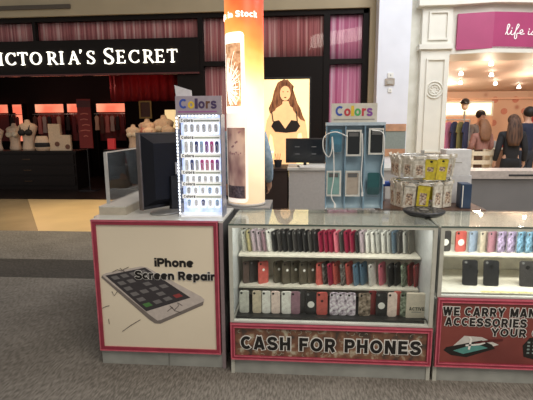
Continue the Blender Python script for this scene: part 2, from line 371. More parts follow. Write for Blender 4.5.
# right store interior shell
PK = pattern('peach_wall_with_dots', 'voronoi', [(.50, .22, .16), (.66, .44, .32), (.72, .50, .37)], (1, 1, 1), nscale=2.2, pos=(.12, .3), rough=.7)
PC = mat('warm_ceiling', (.62, .47, .38), .6, noise=.05)
S('wall_right_store_back', PK, (2.9, 11, 12.3, 12.4, 0, 3.05)); S('wall_right_store_left', mat('peach_wall', (.72, .45, .28), .7), (2.85, 3.0, 6.6, 12.3, 0, 3.05)); S('wall_right_store_right', PK, (10.4, 10.5, 6.9, 12.3, 0, 3.05))
S('ceiling_right_store_lip', PC, (2.9, 10.5, 7.05, 7.3, 3.0, 3.1)); b = MB().prism([(7.3, 3.0), (12.4, 2.52), (12.4, 2.62), (7.3, 3.1)], 7.6, 'yz', 2.9); struct(b.build('ceiling_right_store', PC)); S('floor_right_store', mat('warm_wood_floor', (.45, .28, .16), .3, noise=.2), (2.4, 10.5, 6.38, 12.4, -.08, .0))
S('trim_7', mat('shelf_peach_band', (.8, .5, .35), .5), (3.0, 10.4, 12.1, 12.3, 2.28, 2.33))

# ================================================================ BACKGROUND: left store
# serif stroke letters
def arc(cx, cz, rx, rz_, a0, a1, n=18): return [(cx+rx*math.cos(math.radians(a0+(a1-a0)*k/n)), cz+rz_*math.sin(math.radians(a0+(a1-a0)*k/n))) for k in range(n+1)]
def wv(n, thick, thin, ph=0): return [thin+(thick-thin)*abs(math.cos(2*PI*k/n+ph)) for k in range(n+1)]
TK, TN = .15, .07
def serif_glyph(ch):
    st = []
    def bar(x, z, w_=.34): st.append(([(x-w_/2, z), (x+w_/2, z)], .06))
    if ch == 'I': st.append(([(0, 0), (0, 1)], TK)); bar(0, .03); bar(0, .97)
    if ch == 'V': st.append(([(-.38, 1), (0, 0)], TK)); st.append(([(.0, 0), (.36, 1)], TN)); bar(-.38, .97, .32); bar(.36, .97, .26)
    if ch == 'A': st.append(([(0, 1), (.38, 0)], TK)); st.append(([(-.34, 0), (.02, 1)], TN)); st.append(([(-.2, .36), (.24, .36)], .07)); bar(-.34, .03, .26); bar(.38, .03, .32)
    if ch == 'T': st.append(([(0, 0), (0, 1)], TK)); st.append(([(-.38, .96), (.38, .96)], .08)); bar(0, .03); st.append(([(-.37, .99), (-.40, .76)], .06)); st.append(([(.37, .99), (.40, .76)], .06))
    if ch == 'O': st.append((arc(0, .5, .42, .46, 0, 360, 28), [TN+(TK-TN)*abs(math.cos(2*PI*k/28)) for k in range(29)]))
    if ch == 'C': st.append((arc(.05, .5, .42, .46, 48, 312, 22), [TN+(TK-TN)*abs(math.cos(math.radians(48+264*k/22))) for k in range(23)])); st.append(([(.36, .98), (.36, .70)], .06)); st.append(([(.36, .26), (.36, .08)], .05))
    if ch == 'R':
        st.append(([(-.22, 0), (-.22, 1)], TK)); bar(-.22, .03); bar(-.28, .97, .24)
        st.append(([(-.22, .96), (.0, .96)]+arc(.02, .73, .24, .23, 90, -90, 12)+[(-.22, .5)], [.07]*3+[.07+.09*math.sin(PI*k/10) for k in range(11)]+[.07]*2)); st.append(([(.02, .5), (.42, .0)], TK*.9)); st.append(([(.36, .03), (.52, .03)], .06))
    if ch == 'E':
        st.append(([(-.2, 0), (-.2, 1)], TK)); bar(-.26, .03, .24); bar(-.26, .97, .24)
        for z, x in ((.97, .28), (.5, .18), (.03, .32)): st.append(([(-.2, z), (x, z)], .07))
        st.append(([(.27, 1), (.29, .80)], .06)); st.append(([(.31, 0), (.35, .24)], .06)); st.append(([(.18, .6), (.18, .4)], .05))
    if ch == 'S':
        p = smoothline([(.25, .78), (.2, .93), (0, .98), (-.2, .9), (-.25, .74), (-.12, .58), (.12, .44), (.26, .26), (.2, .08), (0, .01), (-.2, .06), (-.28, .24)], 4)
        n = len(p); st.append((p, [.06+.12*math.exp(-((k/n-.5)/.2)**2) for k in range(n)])); st.append(([(.26, .98), (.26, .74)], .05)); st.append(([(-.28, .02), (-.28, .27)], .05))
    if ch == "'": st.append(([(0, 1.02), (0, .88), (-.06, .72)], [.14, .12, .03]))
    return st
LET = mat('lit_white_sign_letter', (1, .97, .88), .5, emit=1.3, ecol=(1, .95, .82), noise=0)
LETR = mat('black_letter_return', (.02, .02, .02), .4)
sg = thing('store_sign', 'long black sign above the store entrance reading VICTORIA\'S SECRET in lit white letters', 'sign', (-5.3, 6.36, 2.58))
MB().box(-3.8, 3.70, -.02, .02, 0, .61).build('sign_board', CHAR, sg)
b = MB().box(-3.8, 3.7, -.06, .02, -.035, 0); b.build('red_reflection_strip', mat('painted_red_reflection', (.09, .02, .018), .2), sg)  # strip coloured to imitate the reddish reflection below the sign
xs = [-5.99, -5.727, -5.51, -5.256, -4.98, -4.645, -4.440, -4.19, -4.035, -3.83, -3.46, -3.215, -2.94, -2.665, -2.425, -2.17]
for ch, x in zip("VICTORIA'SSECRET", xs):
    big = (x in (-5.99, -3.46)); h_ = .30 if big else .245; z0 = .225 if not big else .215
    if ch == "'": z0 = .25
    b = MB()
    for pts, w_ in serif_glyph(ch):
        ww = [q*h_ for q in w_] if isinstance(w_, list) else w_*h_
        b.stroke([(p[0]*h_+x+5.345, p[1]*h_+z0-.035) for p in pts], ww, .03, -.07)
    o = b.build('letter', LET, sg)

# backlit poster
PB = mat('backlit_poster_ground', (1, .82, .45), .4, emit=1.15, ecol=(1, .72, .32), noise=.12, scale=2)
po = thing('lightbox_poster', 'backlit poster of a long haired model in a black bra in a black surround', 'poster', (.09, 6.40, .5))
MB().box(-.47, .475, -.01, .03, 0, 1.93).build('poster_panel', PB, po)
b = MB()
ring(b, -.50, .505, -.03, 1.96, .03, -.025, .02)
b.build('poster_frame', BLACK, po)
SKP = mat('backlit_poster_skin', (.85, .48, .22), .4, emit=.75, ecol=(.95, .55, .25), noise=.1, scale=6)
HRP = pattern('backlit_poster_hair', 'noise', [(.10, .03, .012), (.34, .13, .05)], (10, 10, 2), nscale=3, emit=.5)
PBK = mat('poster_black_print', (.02, .012, .01), .4, noise=0)
def flat(name, pts, m, parent, y, t=.002):
    return MB().prism(pts, t, 'xz', y).build(name, m, parent)
flat('printed_hair', [(-.22, 1.62), (-.15, 1.78), (-.02, 1.84), (.10, 1.77), (.16, 1.62), (.20, 1.45), (.30, 1.28), (.36, 1.10), (.28, 1.0), (.20, 1.12), (.05, 1.22), (-.14, 1.20), (-.26, 1.26), (-.30, 1.16), (-.33, 1.28), (-.26, 1.44)], HRP, po, -.013)
flat('printed_figure', [(-.06, 1.36), (-.28, 1.22), (-.37, 1.05), (-.42, .75), (-.44, .45), (-.36, .42), (-.30, .78), (-.26, .72), (-.22, .45), (-.28, .02), (.26, .02), (.18, .45), (.26, .78), (.32, .80), (.40, .42), (.47, .45), (.44, .80), (.40, 1.05), (.30, 1.2), (.10, 1.32), (.06, 1.42), (-.05, 1.42)], SKP, po, -.016)
flat('printed_face', [(x, z) for x, z in circ(-.0, 1.57, .105, 18, 1.35)], SKP, po, -.019)
b = MB(); b.prism([(-.13, 1.66), (-.02, 1.76), (.09, 1.68), (.12, 1.5), (.17, 1.7), (.05, 1.83), (-.1, 1.81)], .002, 'xz', -.022)
b.prism(circ(-.04, 1.60, .018, 8, .5), .002, 'xz', -.022).prism(circ(.05, 1.60, .018, 8, .5), .002, 'xz', -.022); b.prism(circ(.0, 1.49, .028, 8, .4), .002, 'xz', -.022)
b.prism([(.10, 1.5), (.15, 1.66), (.26, 1.32), (.40, 1.02), (.30, 1.06), (.16, 1.24)], .002, 'xz', -.022); b.prism([(-.10, 1.5), (-.16, 1.68), (-.25, 1.4), (-.30, 1.18), (-.2, 1.24)], .002, 'xz', -.022)
b.build('printed_hair_front', HRP, po)
b = MB(); b.prism([(-.28, .93), (-.23, 1.03), (-.12, 1.05), (.0, .88), (.12, 1.05), (.24, 1.03), (.30, .93), (.22, .82), (.02, .80), (-.2, .82)], .002, 'xz', -.024)
b.stroke([(-.24, 1.02), (-.27, 1.22)], .022, .002, -.024).stroke([(.24, 1.02), (.22, 1.22)], .022, .002, -.024).build('printed_bra', PBK, po)
b = MB(); b.stroke([(-.42, .56), (-.30, .56)], .03, .002, -.026).stroke([(-.42, .50), (-.24, .50)], .025, .002, -.026).stroke([(-.42, .44), (-.27, .44)], .025, .002, -.026); b.build('caption_marks', mat('poster_white_mark', (1, .95, .85), .4, emit=1, noise=0), po)

for c_ in po.children:
    if c_.name.startswith('printed_'): c_.location.z = .08
# interior bays
VAL = pattern('lit_salmon_valance', 'noise', [(.95, .18, .10), (1, .42, .25)], (1, 1, 1), nscale=1.5, emit=.85)
VALR = mat('dim_red_backing', (.16, .018, .015), .6, noise=.1)
GCOL = [('maroon', (.12, .015, .02)), ('black', (.015, .012, .012)), ('pale grey', (.38, .33, .30)), ('dusty rose', (.45, .16, .14)), ('dark brown', (.09, .04, .03)), ('cream', (.5, .36, .26))]
bays = [(-9.1, -8.5, 'far left'), (-8.36, -8.06, 'narrow'), (-7.64, -6.74, 'wide left'), (-6.63, -6.07, 'middle'), (-5.72, -4.78, 'right')]
for x0, x1, nm in bays:
    e = thing('wall_display', 'red lit hanging display on the back wall of the dark store, the %s bay' % nm, 'display', ((x0+x1)/2, 10.6, 1.1))
    h = (x1-x0)/2
    MB().box(-h, h, 0, .05, .0, .85).build('back_panel', VALR if nm != 'narrow' else VAL, e)
    MB().box(-h, h, -.12, .05, .86, 1.10).build('lit_valance', VAL, e)
    MB().box(-h-.04, -h, -.14, .06, -1.1, 1.14).build('side_post', VB, e); MB().box(h, h+.04, -.14, .06, -1.1, 1.14).build('side_post', VB, e)
    MB().tube([(-h, -.3, .80), (h, -.3, .80)], .012).build('hang_rail', SILVER, e)
    for s in (-1, 1): MB().tube([(s*(h-.01), -.3, .80), (s*(h-.01), .0, .80)], .01).build('rail_bracket', SILVER, e)
    n = max(2, int((x1-x0)/.14))
    if nm == 'far left': continue
    for k in range(n):
        cn, cc = GCOL[(k*5+int(abs(x0)*3)) % 6]
        gx = x0+(k+.5)*(x1-x0)/n; L_ = .42+.1*((k*3) % 4)/3
        g = MB(); ww = .06
        g.prism([(-ww*.5, 0), (-ww, -.05), (-ww*.8, -.22), (-ww*1.1, -L_), (ww*1.1, -L_), (ww*.8, -.22), (ww, -.05), (ww*.5, 0), (0, -.03)], .035, 'xz', -.018)
        o = g.build('hanging_garment', mat('garment_'+cn.replace(' ', '_'), cc, .8), loc=(gx, 10.3, 1.84))
        MB().tube([(0, 0, -.03), (0, 0, .045), (.015, 0, .065), (.0, 0, .075)], .004, 6).build('hanger_hook', SILVER, o)
        tag(o, '%s garment on the %s rail of the lingerie store, %s from the left' % (cn, nm, ['first', 'second', 'third', 'fourth', 'fifth', 'sixth', 'seventh'][k]), 'clothing', 'garments on the back wall rails')
# dark merchandise tables
def vtable(x0, x1, y0, y1, h, label):
    e = thing('display_table', label, 'table', ((x0+x1)/2, (y0+y1)/2, 0)); a, c = (x1-x0)/2, (y1-y0)/2
    WD = mat('espresso_wood', (.012, .007, .006), .4, noise=.3, spec=.25)
    MB().box(-a, a, -c, c, h-.06, h).build('table_top', WD, e)
    MB().box(-a+.04, a-.04, -c+.05, c-.04, .0, h-.06).build('cabinet_body', WD, e)
    for k in range(3):
        d = MB().box(-a+.08, a-.08, -c+.02, -c+.05, .10+k*.27, .32+k*.27).build('drawer', WD, e)
        MB().box(-.1, .1, -c, -c+.02, .20+k*.27, .215+k*.27).build('handle', mat('bronze_handle', (.12, .07, .04), .3, .8), d)
    return e
vtable(-7.6, -5.05, 7.8, 8.5, .95, 'long black drawer table at the left of the store carrying bra displays')
vtable(-4.35, -2.4, 7.8, 8.5, .98, 'black drawer table under the row of pale bust forms')
# bust forms
BUSTM = mat('pale_mannequin', (.85, .62, .45), .5)
def bust(x, y, z, sc, label, bra, spotlit=True, group='bust forms in the lingerie store'):
    e = thing('bust_form', label, 'mannequin', (x, y, z), 0, group)
    prof = [(0, 0), (.12, 0), (.13, .04), (.105, .16), (.115, .26), (.155, .36), (.178, .44), (.13, .485), (.06, .505), (.05, .525), (.05, .54), (0, .542)]
    MB().lathe(0, 0, [(r*sc, q*sc) for r, q in prof], 20, 1, .62).build('torso', BUSTM, e, True)
    b = MB()
    for s in (-1, 1):
        b.ell((s*.065*sc, -.09*sc, .33*sc), (.07*sc, .05*sc, .06*sc), 14, 8)
        b.tube([(s*.08*sc, -.11*sc, .38*sc), (s*.09*sc, -.085*sc, .45*sc), (s*.09*sc, 0, .475*sc)], .009*sc, 6)
    b.build('bra', mat('bra_'+bra[0], bra[1], .6), e, True)
    MB().ell((0, 0, .545*sc), (.048*sc, .035*sc, .02*sc), 10, 8).build('neck_cap', BUSTM, e, True)
    return e
W_, K_, P_ = ('ivory', (.85, .72, .55)), ('black', (.02, .015, .015)), ('rose', (.7, .3, .25))
bust(-6.34, 8.0, .95, 1.35, 'large bust form in a black bra on the left drawer table', K_)
bust(-3.66, 8.0, .98, 1.05, 'bust form in an ivory bra, leftmost over the right black table', W_)
bust(-3.43, 8.36, .98, 1.3, 'taller bust form in a rose bra behind the leftmost two', P_)
bust(-3.24, 7.95, .98, 1.0, 'bust form in a rose bra just above the monitor top', P_)
bust(-2.98, 8.27, .98, 1.45, 'tallest bust form, ivory bra, near the dark doorway post', W_)
bust(-7.15, 7.95, .95, 1.1, 'bust form in a rose bra at the far left end of the left drawer table', P_)
bust(-6.80, 8.15, .95, 1.2, 'bust form in an ivory bra, second from the far left of the store', W_)
bust(-2.76, 7.95, .98, 1.05, 'bust form in an ivory bra nearest the lit phone accessory rack', W_)
for (x, z0, z1, wd, lb) in ((-5.62, .95, 1.60, .30, 'white display card with curved print left of the cream box'), (-5.35, .95, 1.33, .26, 'cream gift box with dark bow on the left drawer table')):
    o = MB().box(-wd/2, wd/2, -.04, .04, 0, z1-z0, bev=.008).build('display_box', mat('cream_card', (.8, .6, .42), .6), loc=(x, 7.95, z0))
    MB().prism(circ(wd*.2, (z1-z0)*.25, .06, 14), .012, 'xz', -.052).build('printed_motif', mat('brown_motif', (.2, .08, .05), .6), o); tag(o, lb, 'box')
o = thing('briefs_form', 'pale hip form in black briefs beneath the large bust', 'mannequin', (-5.94, 7.9, .95))
MB().lathe(0, 0, [(0, 0), (.15, 0), (.19, .12), (.17, .25), (.13, .36), (0, .36)], 18, 1, .6).build('hips', BUSTM, o, True)
MB().lathe(0, 0, [(.13, .05), (.195, .11), (.19, .18), (.18, .2)], 18, 1, .62).build('briefs', mat('bra_black', (.02, .02, .02)), o, True)
# red banner stand
e = thing('banner_stand', 'tall dark red promotional banner standing between the two store tables', 'banner', (-4.71, 7.7, 0))
MB().box(-.165, .165, -.01, .01, 1.02, 2.17).build('banner_panel', mat('banner_dark_red', (.17, .012, .01), .6, emit=.06), e)
MB().box(-.17, .17, -.018, -.01, 1.98, 2.13).build('header_strip', mat('banner_header', (.08, .01, .01), .5), e)
b = MB()
for k, (a, c) in enumerate(((-.09, .10), (-.11, .08), (-.07, .12), (-.12, .12), (-.05, .06))): b.stroke([(a, 1.82-.13*k), ((a+c)/2, 1.84-.13*k), (c, 1.82-.13*k)], .022, .003, -.014)
b.build('faint_printed_lines', mat('banner_pale_print', (.45, .12, .08), .5, emit=.05), e)
MB().box(-.2, .2, -.15, .15, 0, .02).tube([(0, .02, .02), (0, .02, 2.1)], .012).build('stand_base', BLACK, e)
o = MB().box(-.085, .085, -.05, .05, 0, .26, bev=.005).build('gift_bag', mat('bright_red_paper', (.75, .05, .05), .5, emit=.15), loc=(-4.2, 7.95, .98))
MB().tube([(-.04, 0, .26), (-.035, 0, .31), (.035, 0, .31), (.04, 0, .26)], .005, 6).build('bag_handle', BLACK, o); tag(o, 'small bright red gift bag at the left end of the right black table', 'bag')
b = MB()
pts = [(-2.1+4.2*k/90, 0+.05*math.sin(k*1.3)) for k in range(91)]
b.prism(pts+[(p[0], p[1]+.02) for p in pts[::-1]], .72, 'xy', 0)
o = b.build('stage_curtain', mat('deep_red_velvet', (.30, .012, .02), .7), loc=(-2.6, 9.2, 2.18), smooth=True); tag(o, 'short deep red velvet curtain hanging inside the store behind the sign', 'curtain')
spot('red_curtain_light', (-3.6, 8.0, 3.0), 9, (1, .15, .12), (-3.7, 9.2, 2.4), 80)
for i, (x, en) in enumerate(((-6.2, 26), (-5.4, 16), (-3.6, 45), (-2.95, 45))): spot('track_spotlight', (x, 7.2, 2.95), en, (1, .72, .45), (x, 8.1, 1.35), 38)
for x in (-7.2, -5.2): point('store_fill', (x, 9.2, 2.7), 16, (1, .5, .38))  # added fill points to brighten the hanging garments, no fitting here
b = MB()
e = thing('picture_frame', 'small gold framed picture behind the pale bust forms', 'picture', (-3.72, 9.1, 1.75)); MB().box(-.15, .15, 0, .03, 0, .42).build('picture', mat('murky_picture', (.10, .06, .04), .5), e)
b = MB()
ring(b, -.17, .17, -.02, .44, .04, -.02, .01)
b.build('gilt_frame', mat('gilt', (.35, .22, .07), .35, .7), e); S('wall_store_partition', VB, (-4.3, -1.9, 9.13, 9.19, 0, 2.18))
b = MB().box(-.35, .35, 0, .03, 0, .5, bev=.01); o = b.build('lit_niche', mat('warm_lit_niche', (1, .72, .35), .5, emit=.8, noise=.3, scale=5), loc=(-2.85, 9.08, 1.45)); tag(o, 'small warm lit wall niche behind the bust forms', 'niche')

# ================================================================ BACKGROUND: right store
SG = mat('magenta_sign', (.42, .055, .16), .5, noise=.04, scale=3)
e = thing('store_sign', 'magenta sign band on the cream portal with white handwriting reading life is good', 'sign', (3.8, 5.98, 2.86))
a1 = math.atan2(-.16, .66)
b = MB().prism([(-.59, .10), (0, .0), (.0, .06), (-.59, .16)], .62, 'xy', 0).prism([(0, .0), (2.2, .44), (2.2, .50), (0, .06)], .62, 'xy', 0); b.build('sign_panel', SG, e)
LG = mat('white_handwriting', (.95, .93, .9), .4, emit=.15, noise=0)
strokes = [[(.0, .02), (.05, .2), (.08, .34), (.045, .36), (.03, .2), (.05, .03), (.10, .06), (.13, .17), (.12, .04), (.17, .03), (.22, .16), (.28, .33), (.25, .37), (.22, .2), (.20, -.08), (.24, -.10), (.25, .06), (.31, .07), (.37, .13), (.35, .19), (.31, .14), (.33, .04), (.41, .06)],
 [(.50, .16), (.49, .04), (.54, .05), (.60, .16), (.63, .10), (.59, .03), (.55, .04)],
 [(.92, .15), (.84, .17), (.81, .08), (.86, .03), (.92, .14), (.93, -.10), (.86, -.14)], [(1.02, .16), (.98, .08), (1.03, .03), (1.08, .1), (1.02, .16)], [(1.18, .16), (1.14, .08), (1.19, .03), (1.24, .1), (1.18, .16)], [(1.38, .15), (1.31, .12), (1.33, .03), (1.39, .08), (1.41, .36), (1.40, .1), (1.44, .03)]]
b = MB()
for st in strokes: b.stroke(smoothline([(x*.88+.22, z*.5+.225) for x, z in st], 5), .015, .006, -.012)
b.prism(circ(.22+.135*.88, .225+.12, .011, 8), .006, 'xz', -.012).prism(circ(.22+.505*.88, .225+.11, .011, 8), .006, 'xz', -.012)
b.build('script_lettering', LG, e, fn=lambda p: Vector((p.x, p.y+p.x*.2, p.z)))
# pink discs printed on the back wall
b = MB()
for i in range(7):
    for j in range(3): b.prism(circ(6.5+i*.62+(j % 2)*.3, 1.55+j*.36, .10, 18), .01, 'xz', 12.285)
struct(b.build('trim_8', mat('dusty_red_disc', (.62, .25, .18), .6)))
# ceiling spots
for k, (x, y) in enumerate(((4.6, 8.0), (5.6, 8.1), (4.3, 9.0), (5.1, 9.2), (6.1, 9.0), (4.7, 10.2), (5.7, 10.4), (6.9, 9.6), (6.6, 11), (7.6, 10.8))):
    e = thing('track_light', 'small glowing ceiling spotlight of the right store, ' + ['front row left', 'front row right', 'second row leftmost', 'second row middle', 'second row right', 'third row left', 'third row middle', 'rightmost of the middle rows', 'back row left', 'back row right'][k], 'light', (x, y, 3.0-.094*max(0, y-7.3)), 0, 'ceiling spotlights of the right store')
    MB().cyl(0, 0, -.05, 0, .02).build('stem', CR, e)
    MB().lathe(0, 0, [(0, -.13), (.04, -.13), (.05, -.12), (.03, -.05), (0, -.05)], 14).build('lamp', mat('glowing_lamp', (1, .9, .7), .5, emit=14, ecol=(1, .93, .8), noise=0), e)
for x, y in ((4.6, 8.2), (6.2, 9.6), (4.6, 10.8), (8.2, 10)): point('right_store_light', (x, y, 2.35), 32, (1, .82, .62), .12)
e = thing('wall_niche', 'bright lit window niche on the back wall of the right hand store', 'niche', (5.55, 12.05, 1.45)); MB().box(-.75, .75, -.03, .03, .36, .72).build('lit_panel', mat('glowing_niche', (1, .85, .55), .5, emit=1.4, noise=.25, scale=2), e)
b = MB()
ring(b, -.8, .8, .31, .77, .05, -.06, .03)
b.build('niche_frame', CR, e); MB().box(-.8, .8, -.06, .06, -1.45, .31).build('cabinet', mat('peach_cabinet', (.7, .42, .28), .6), e)
# folded shirts / clothing racks
SH = [('pink', (.75, .25, .40)), ('navy', (.05, .06, .14)), ('olive', (.30, .27, .10)), ('grey', (.35, .33, .32)), ('orange', (.80, .33, .12)), ('white', (.8, .75, .68)), ('teal', (.12, .35, .36)), ('red', (.6, .08, .07))]
def rack(x, y, wd, z, n, where, seq, rz=0):
    e = thing('clothes_rack', 'metal clothes rail hung with t-shirts, ' + where, 'clothes rack', (x, y, 0), rz)
    for s in (-1, 1): MB().tube([(s*wd/2, 0, 0), (s*wd/2, 0, z)], .014).build('upright', SILVER, e); MB().box(s*wd/2-.02, s*wd/2+.02, -.22, .22, 0, .03).build('foot', SILVER, e)
    MB().tube([(-wd/2, 0, z), (wd/2, 0, z)], .014).build('rail', SILVER, e)
    for k in range(n):
        cn, cc = SH[seq[k % len(seq)]]
        g = MB(); w2 = .17
        g.prism([(-.05, 0), (-w2, -.05), (-w2-.06, -.22), (-w2+.0, -.25), (-w2+.02, -.16), (-w2+.02, -.6), (w2-.02, -.6), (w2-.02, -.16), (w2, -.25), (w2+.06, -.22), (w2, -.05), (.05, 0), (0, -.03)], .03, 'xz', -.015)
        px = -wd/2+(k+.5)*wd/n; q = Vector((px, 0, 0)); q.rotate(Matrix.Rotation(rz, 3, 'Z'))
        o = g.build('tshirt', mat('shirt_'+cn, cc, .85), loc=(x+q.x, y+q.y, z-.04), rz=rz+math.radians(52))
        MB().tube([(0, 0, -.03), (0, 0, .03), (.015, 0, .05), (0, 0, .058)], .004, 6).build('hanger_hook', SILVER, o)
        tag(o, '%s t-shirt, %s from the left on the clothes rail %s' % (cn, ['first', 'second', 'third', 'fourth', 'fifth', 'sixth', 'seventh'][k], where), 'shirt', 't-shirts on the rails')
rack(3.70, 7.4, .62, 1.62, 5, 'just inside the cream pilaster', [0, 0, 1, 2, 1])
rack(4.5, 9.6, 1.0, 1.45, 6, 'behind the clerk', [3, 4, 6, 5, 1, 7])
rack(6.9, 9.4, 1.4, 1.9, 7, 'behind the navy jacket shopper', [7, 0, 5, 4, 0, 3, 6])
e = thing('slatted_crate', 'cream painted slatted crate at the entrance of the right hand store', 'crate', (3.70, 6.0, 0))
CRT = mat('cream_crate_wood', (.80, .68, .50), .6)
for z in (.64, .80, .96): MB().box(-.19, .19, -.2, -.18, z, z+.075).build('front_slat', CRT, e)
MB().box(-.19, .19, .18, .2, .62, 1.05).build('back_board', WOODD, e)
for sx in (-1, 1):
    MB().box(sx*.19-.012, sx*.19+.012, -.18, .18, .62, 1.055).build('side_panel', CRT, e)
    for sy in (-1, 1): MB().box(sx*.165-.02, sx*.165+.02, sy*.16-.02, sy*.16+.02, 0, 1.06).build('corner_post', CRT, e)
e = thing('display_plinth', 'brown display stand with folded goods beside the clerk', 'display', (4.55, 7.3, 0))
MB().box(-.35, .35, -.25, .25, 0, 1.0).build('plinth_body', mat('mid_brown_wood', (.28, .14, .08), .5), e); MB().box(-.38, .38, -.28, .28, 1.0, 1.03).build('plinth_top', CRT, e)
for k, (dx, ci, h) in enumerate(((-.24, 4, .10), (-.05, 3, .14), (.17, 7, .09))):
    o = MB().box(-.08, .08, -.1, .1, 0, h, bev=.02).build('folded_shirt_stack', mat('shirt_'+SH[ci][0], SH[ci][1], .85), loc=(4.55+dx, 7.25, 1.03)); tag(o, 'stack of folded %s shirts on the brown display stand' % SH[ci][0], 'clothing')
e = thing('cap_display', 'black baseball cap on a white head form above the shirts', 'mannequin', (4.55, 9.3, 0))
MB().cyl(0, 0, 0, 1.85, .025).cyl(0, 0, 0, .03, .16).build('pole', SILVER, e)
MB().ell((0, 0, 2.0), (.085, .10, .13)).build('head_form', mat('white_form', (.85, .7, .55), .5), e, True)
b = MB().lathe(0, 0, [(.115, 2.03), (.115, 2.07), (.09, 2.13), (.04, 2.165), (0, 2.17)], 16); b.prism([(.10, -.03), (.06, -.20), (-.06, -.20), (-.10, -.03)], .015, 'xy', 2.03); b.build('cap', BLACK, e, True)

# ================================================================ PEOPLE
def skinmesh(name, verts, edges, radii, m, parent=None, sub=1, root=0):
    me = bpy.data.meshes.new(name); me.from_pydata(verts, edges, []); me.materials.append(m)
    o = bpy.data.objects.new(name, me); C.objects.link(o)
    if parent: o.parent = parent
    md = o.modifiers.new('Skin', 'SKIN'); md.use_smooth_shade = True
    for i, r in enumerate(radii):
        me.skin_vertices[0].data[i].radius = r if isinstance(r, tuple) else (r, r)
    me.skin_vertices[0].data[root].use_root = True
    s = o.modifiers.new('Sub', 'SUBSURF'); s.levels = sub; s.render_levels = sub
    return o
SKIN = mat('skin', (.62, .36, .25), .5, noise=.04)
class Rig:
    def __init__(s): s.v = []; s.e = []; s.r = []
    def add(s, p, r, parent=None):
        s.v.append(tuple(p)); s.r.append(r)
        if parent is not None: s.e.append((parent, len(s.v)-1))
        return len(s.v)-1
    def chain(s, start, items):
        k = start
        for p, r in items: k = s.add(p, r, k)
        return k
def person(label, loc, rz, H, shirt, trousers, hair, arms, legs=None, longhair=False, lean=0, hairlen=.5):
    """figure faces -Y locally; arms: (left elbow, left wrist, right elbow, right wrist) offsets in metres for H=1.75"""
    e = thing('person', label, 'person', loc, rz); k = H/1.75
    P = lambda x, y, z: (x*k, (y-lean*max(0, z-.95))*k, z*k)
    g = Rig(); pelvis = g.add(P(0, 0, .95), (.13*k, .10*k)); w1 = g.add(P(0, 0, 1.10), (.115*k, .09*k), pelvis); ch = g.add(P(0, 0, 1.28), (.14*k, .10*k), w1)
    sh = g.add(P(0, 0, 1.41), (.10*k, .07*k), ch); nk = g.add(P(0, -.005, 1.49), .052*k, sh); jw = g.add(P(0, -.02, 1.56), (.062*k, .075*k), nk); hd = g.add(P(0, -.012, 1.64), (.075*k, .092*k), jw); g.add(P(0, -.005, 1.71), (.058*k, .07*k), hd)
    g.add(P(0, -.115, 1.605), .014*k, hd)
    for s, el, wr in ((-1, arms[0], arms[1]), (1, arms[2], arms[3])):
        a = g.add(P(s*.17, 0, 1.40), .055*k, sh); b_ = g.add(P(*el), .042*k, a); c_ = g.add(P(*wr), .027*k, b_)
        d = (Vector(wr)-Vector(el)).normalized(); W0 = Vector(wr)
        side = d.cross(Vector((s, .3, 0))); side.normalize()
        lat = d.cross(side)
        palm = g.add(P(*(W0+d*.06)), (.034*k, .02*k), c_)
        for j, (off, L_) in enumerate(((-.03, .07), (-.01, .08), (.01, .075), (.03, .06))):
            q = W0+d*.085+side*off; f1 = g.add(P(*q), .009*k, palm); f2 = g.add(P(*(q+d*L_*.5+lat*.008)), .008*k, f1); g.add(P(*(q+d*L_*.9+lat*.025)), .007*k, f2)
        q = W0+d*.03-side*.035; f1 = g.add(P(*q), .011*k, c_); g.add(P(*(q+d*.045-side*.018)), .009*k, f1)
    lg = legs or ((-.10, 0, -.10, 0), (.10, 0, .10, 0))
    for s, (kx, ky, ax, ay) in zip((-1, 1), lg):
        h = g.add(P(s*.09, 0, .88), .085*k, pelvis); kn = g.add(P(kx, ky-.01, .50), .058*k, h); an = g.add(P(ax, ay+.01, .09), .038*k, kn); g.add(P(ax, ay-.13, .035), (.04*k, .028*k), an)
    skinmesh('body', g.v, g.e, g.r, SKIN, e)
    # top
    t_ = Rig(); a = t_.add(P(0, 0, .85), (.16*k, .13*k)); b_ = t_.add(P(0, 0, 1.10), (.145*k, .115*k), a); c_ = t_.add(P(0, 0, 1.28), (.17*k, .125*k), b_); d = t_.add(P(0, 0, 1.41), (.12*k, .09*k), c_); t_.add(P(0, 0, 1.465), .07*k, d)
    for s, el, wr in ((-1, arms[0], arms[1]), (1, arms[2], arms[3])):
        q = t_.add(P(s*.175, 0, 1.40), .075*k, d); r_ = t_.add(P(*el), .06*k, q); t_.add(P(*wr), .045*k, r_)
    skinmesh('shirt', t_.v, t_.e, t_.r, shirt, e)
    t_ = Rig(); a = t_.add(P(0, 0, .94), (.16*k, .125*k)); t_.add(P(0, 0, 1.04), (.135*k, .115*k), a)
    for s, (kx, ky, ax, ay) in zip((-1, 1), lg):
        h = t_.add(P(s*.09, 0, .86), .10*k, a); kn = t_.add(P(kx, ky-.01, .50), .075*k, h); t_.add(P(ax, ay+.01, .10), .058*k, kn)
    skinmesh('trousers', t_.v, t_.e, t_.r, trousers, e)
    b = MB()
    for (ax, ay) in ((lg[0][2], lg[0][3]), (lg[1][2], lg[1][3])): b.ell((ax*k, (ay-.05)*k, .045*k), (.052*k, .14*k, .045*k), 12, 8)
    b.build('shoes', BLACK, e, True)
    b = MB(); yo = -lean*.7*k
    b.ell((0, yo+.012*k, 1.665*k), (.098*k, .105*k, .10*k), 18, 12)
